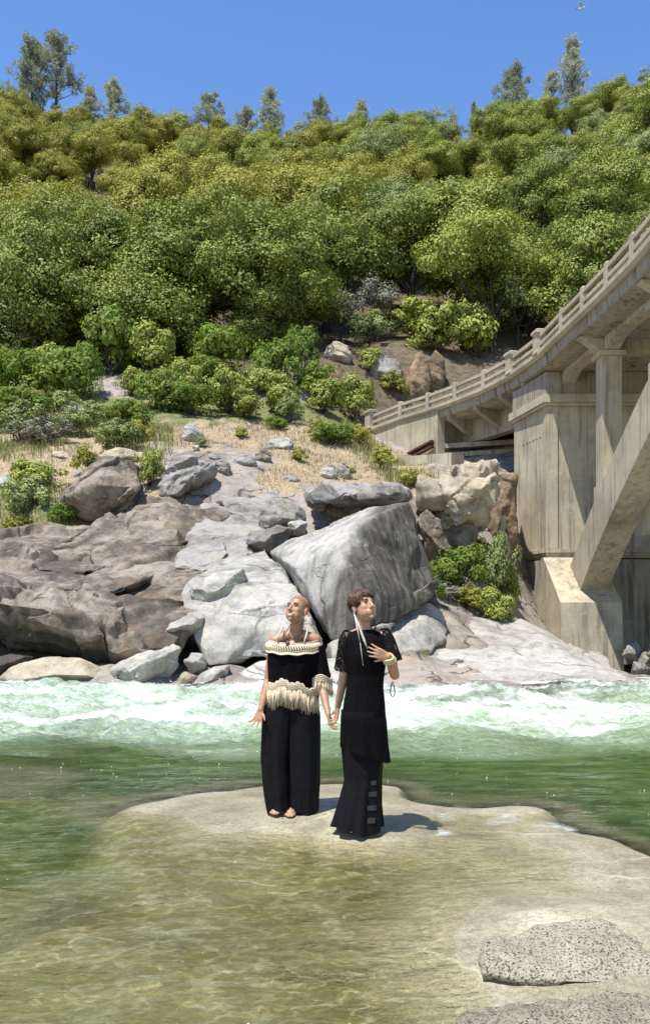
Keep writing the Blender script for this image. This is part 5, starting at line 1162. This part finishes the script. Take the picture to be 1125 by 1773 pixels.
for py, w_, h_ in ((1350,8,8), (1369,14,9), (1392,13,9), (1413,10,10)):      # sheer ladder panels down the side of the skirt
    V = []
    for a in np.linspace(0, 1, 5):
        th = -1.02+(a-.5)*w_/FPX*YB/.15*1.25
        for zz in (-.5, .5):
            z = CAMZ+(HOR-py-zz*h_*(1 if zz > 0 else .9))/FPX*YB; t = (0.90-z)/.845; rx = np.interp(z, [.055,.22,.40,.62], [.180,.152,.132,.150])
            cxp = np.interp(z, [.055,.22,.40,.62], [xb(618), xb(622), xb(628), xb(627)]); g = 1.03+t*.08*math.sin(8*th+.8)+t*.035*math.sin(13*th+2*t)
            V.append((cxp+rx*g*math.cos(th), YB+np.interp(z, [.055,.22,.40,.62], [.168,.148,.130,.132])*g*math.sin(th), z))
    obj('sheer_panel', V, [(2*i, 2*i+1, 2*i+3, 2*i+2) for i in range(4)], m_sheer, dress, True)
wv_ = Vector(wrB[1]); dr = (Vector(elB[1])-wv_).normalized(); u_ = dr.orthogonal().normalized(); b2 = dr.cross(u_); mb = MB()
for o, r_ in ((.012,.032), (.026,.035), (.042,.040)): mb.tube([wv_+dr*o+(u_*math.cos(a)+b2*math.sin(a))*r_+dr*.006*math.sin(a*2) for a in np.linspace(0, 2*math.pi, 25)], .0072, 6, cap=False)
mb.obj('bracelet', plain('cream_bracelet', (.62,.53,.30), .5, .2, 90), pb, True)
tq = Vector(Bp(676,1172,-.02)); mb = MB()
for k in range(2): mb.tube([tq+Vector((.012+(.024-.008*k)*math.sin(a)*math.sin(a/2), -.012*k+.004*math.sin(a*2), -.03-.055*(1-math.cos(a)))) for a in np.linspace(0, 2*math.pi, 23)], .0022, 5, cap=False)
mb.obj('tassel_cord', m_cord, dress, True)

# --- small bird high in the sky ----------------------------------------------------
q = W(1005, 15, 60.); mb = MB()
mb.ell(q, (.22,.08,.075), Rot(-20, 0), 12, 8); h_ = Vector(q)+Vector((.21,-.08,.03)); bird = empty('bird', q, 'small white bird flying high in the blue sky at upper right', 'bird')
mb.ell(h_, (.065,.055,.05)); mb.tube([h_, h_+Vector((.11,-.04,-.01))], [.02,.004], 6)
m_bird = plain('bird_feathers', (.55,.55,.55), .8, .3, 4)
mb.obj('body', m_bird, bird, True)
for sx in (-1, 1):
    V = []
    for t, ch, zz, xx in ((0,.17,0,0), (.3,.18,.16,.04), (.62,.14,.22,-.02), (.85,.07,.20,-.10), (1.,.015,.16,-.17)):
        for e_, th_ in ((1,.0), (-1,.0)): V.append((q[0]+xx+e_*ch*.5+sx*t*.14, q[1]+sx*t*.42, q[2]+zz*1.1+.03+th_)); V.append((q[0]+xx+e_*ch*.45+sx*t*.14, q[1]+sx*t*.42, q[2]+zz*1.1+.012))
    obj('wing', V, [(i*4, i*4+2, i*4+6, i*4+4) for i in range(4)]+[(i*4+1, i*4+5, i*4+7, i*4+3) for i in range(4)]+[(i*4, i*4+4, i*4+5, i*4+1) for i in range(4)]+[(i*4+2, i*4+3, i*4+7, i*4+6) for i in range(4)], m_bird, bird, True)
V = [(q[0]-.18, q[1]-.03, q[2]+.02), (q[0]-.18, q[1]+.05, q[2]+.02), (q[0]-.38, q[1]+.12, q[2]), (q[0]-.38, q[1]-.02, q[2]), (q[0]-.2, q[1], q[2]-.02)]
obj('tail', V, [(0,1,2,3), (0,4,1), (1,4,2), (2,4,3), (3,4,0)], m_bird, bird)

# oaks that still share a wording are told apart by their order from left to right
from collections import defaultdict
by = defaultdict(list)
for o in bpy.data.objects:
    if o.parent is None and o.get('group') == 'oaks covering the hillside': by[o['label']].append(o)
for lab, L in by.items():
    if len(L) in (2, 3):
        L.sort(key=lambda o: o.location.x/o.location.y)
        for o, t in zip(L, ('left', 'right') if len(L) == 2 else ('left', 'middle', 'right')):
            if len(lab.split()) < 16: o['label'] = t+' '+lab
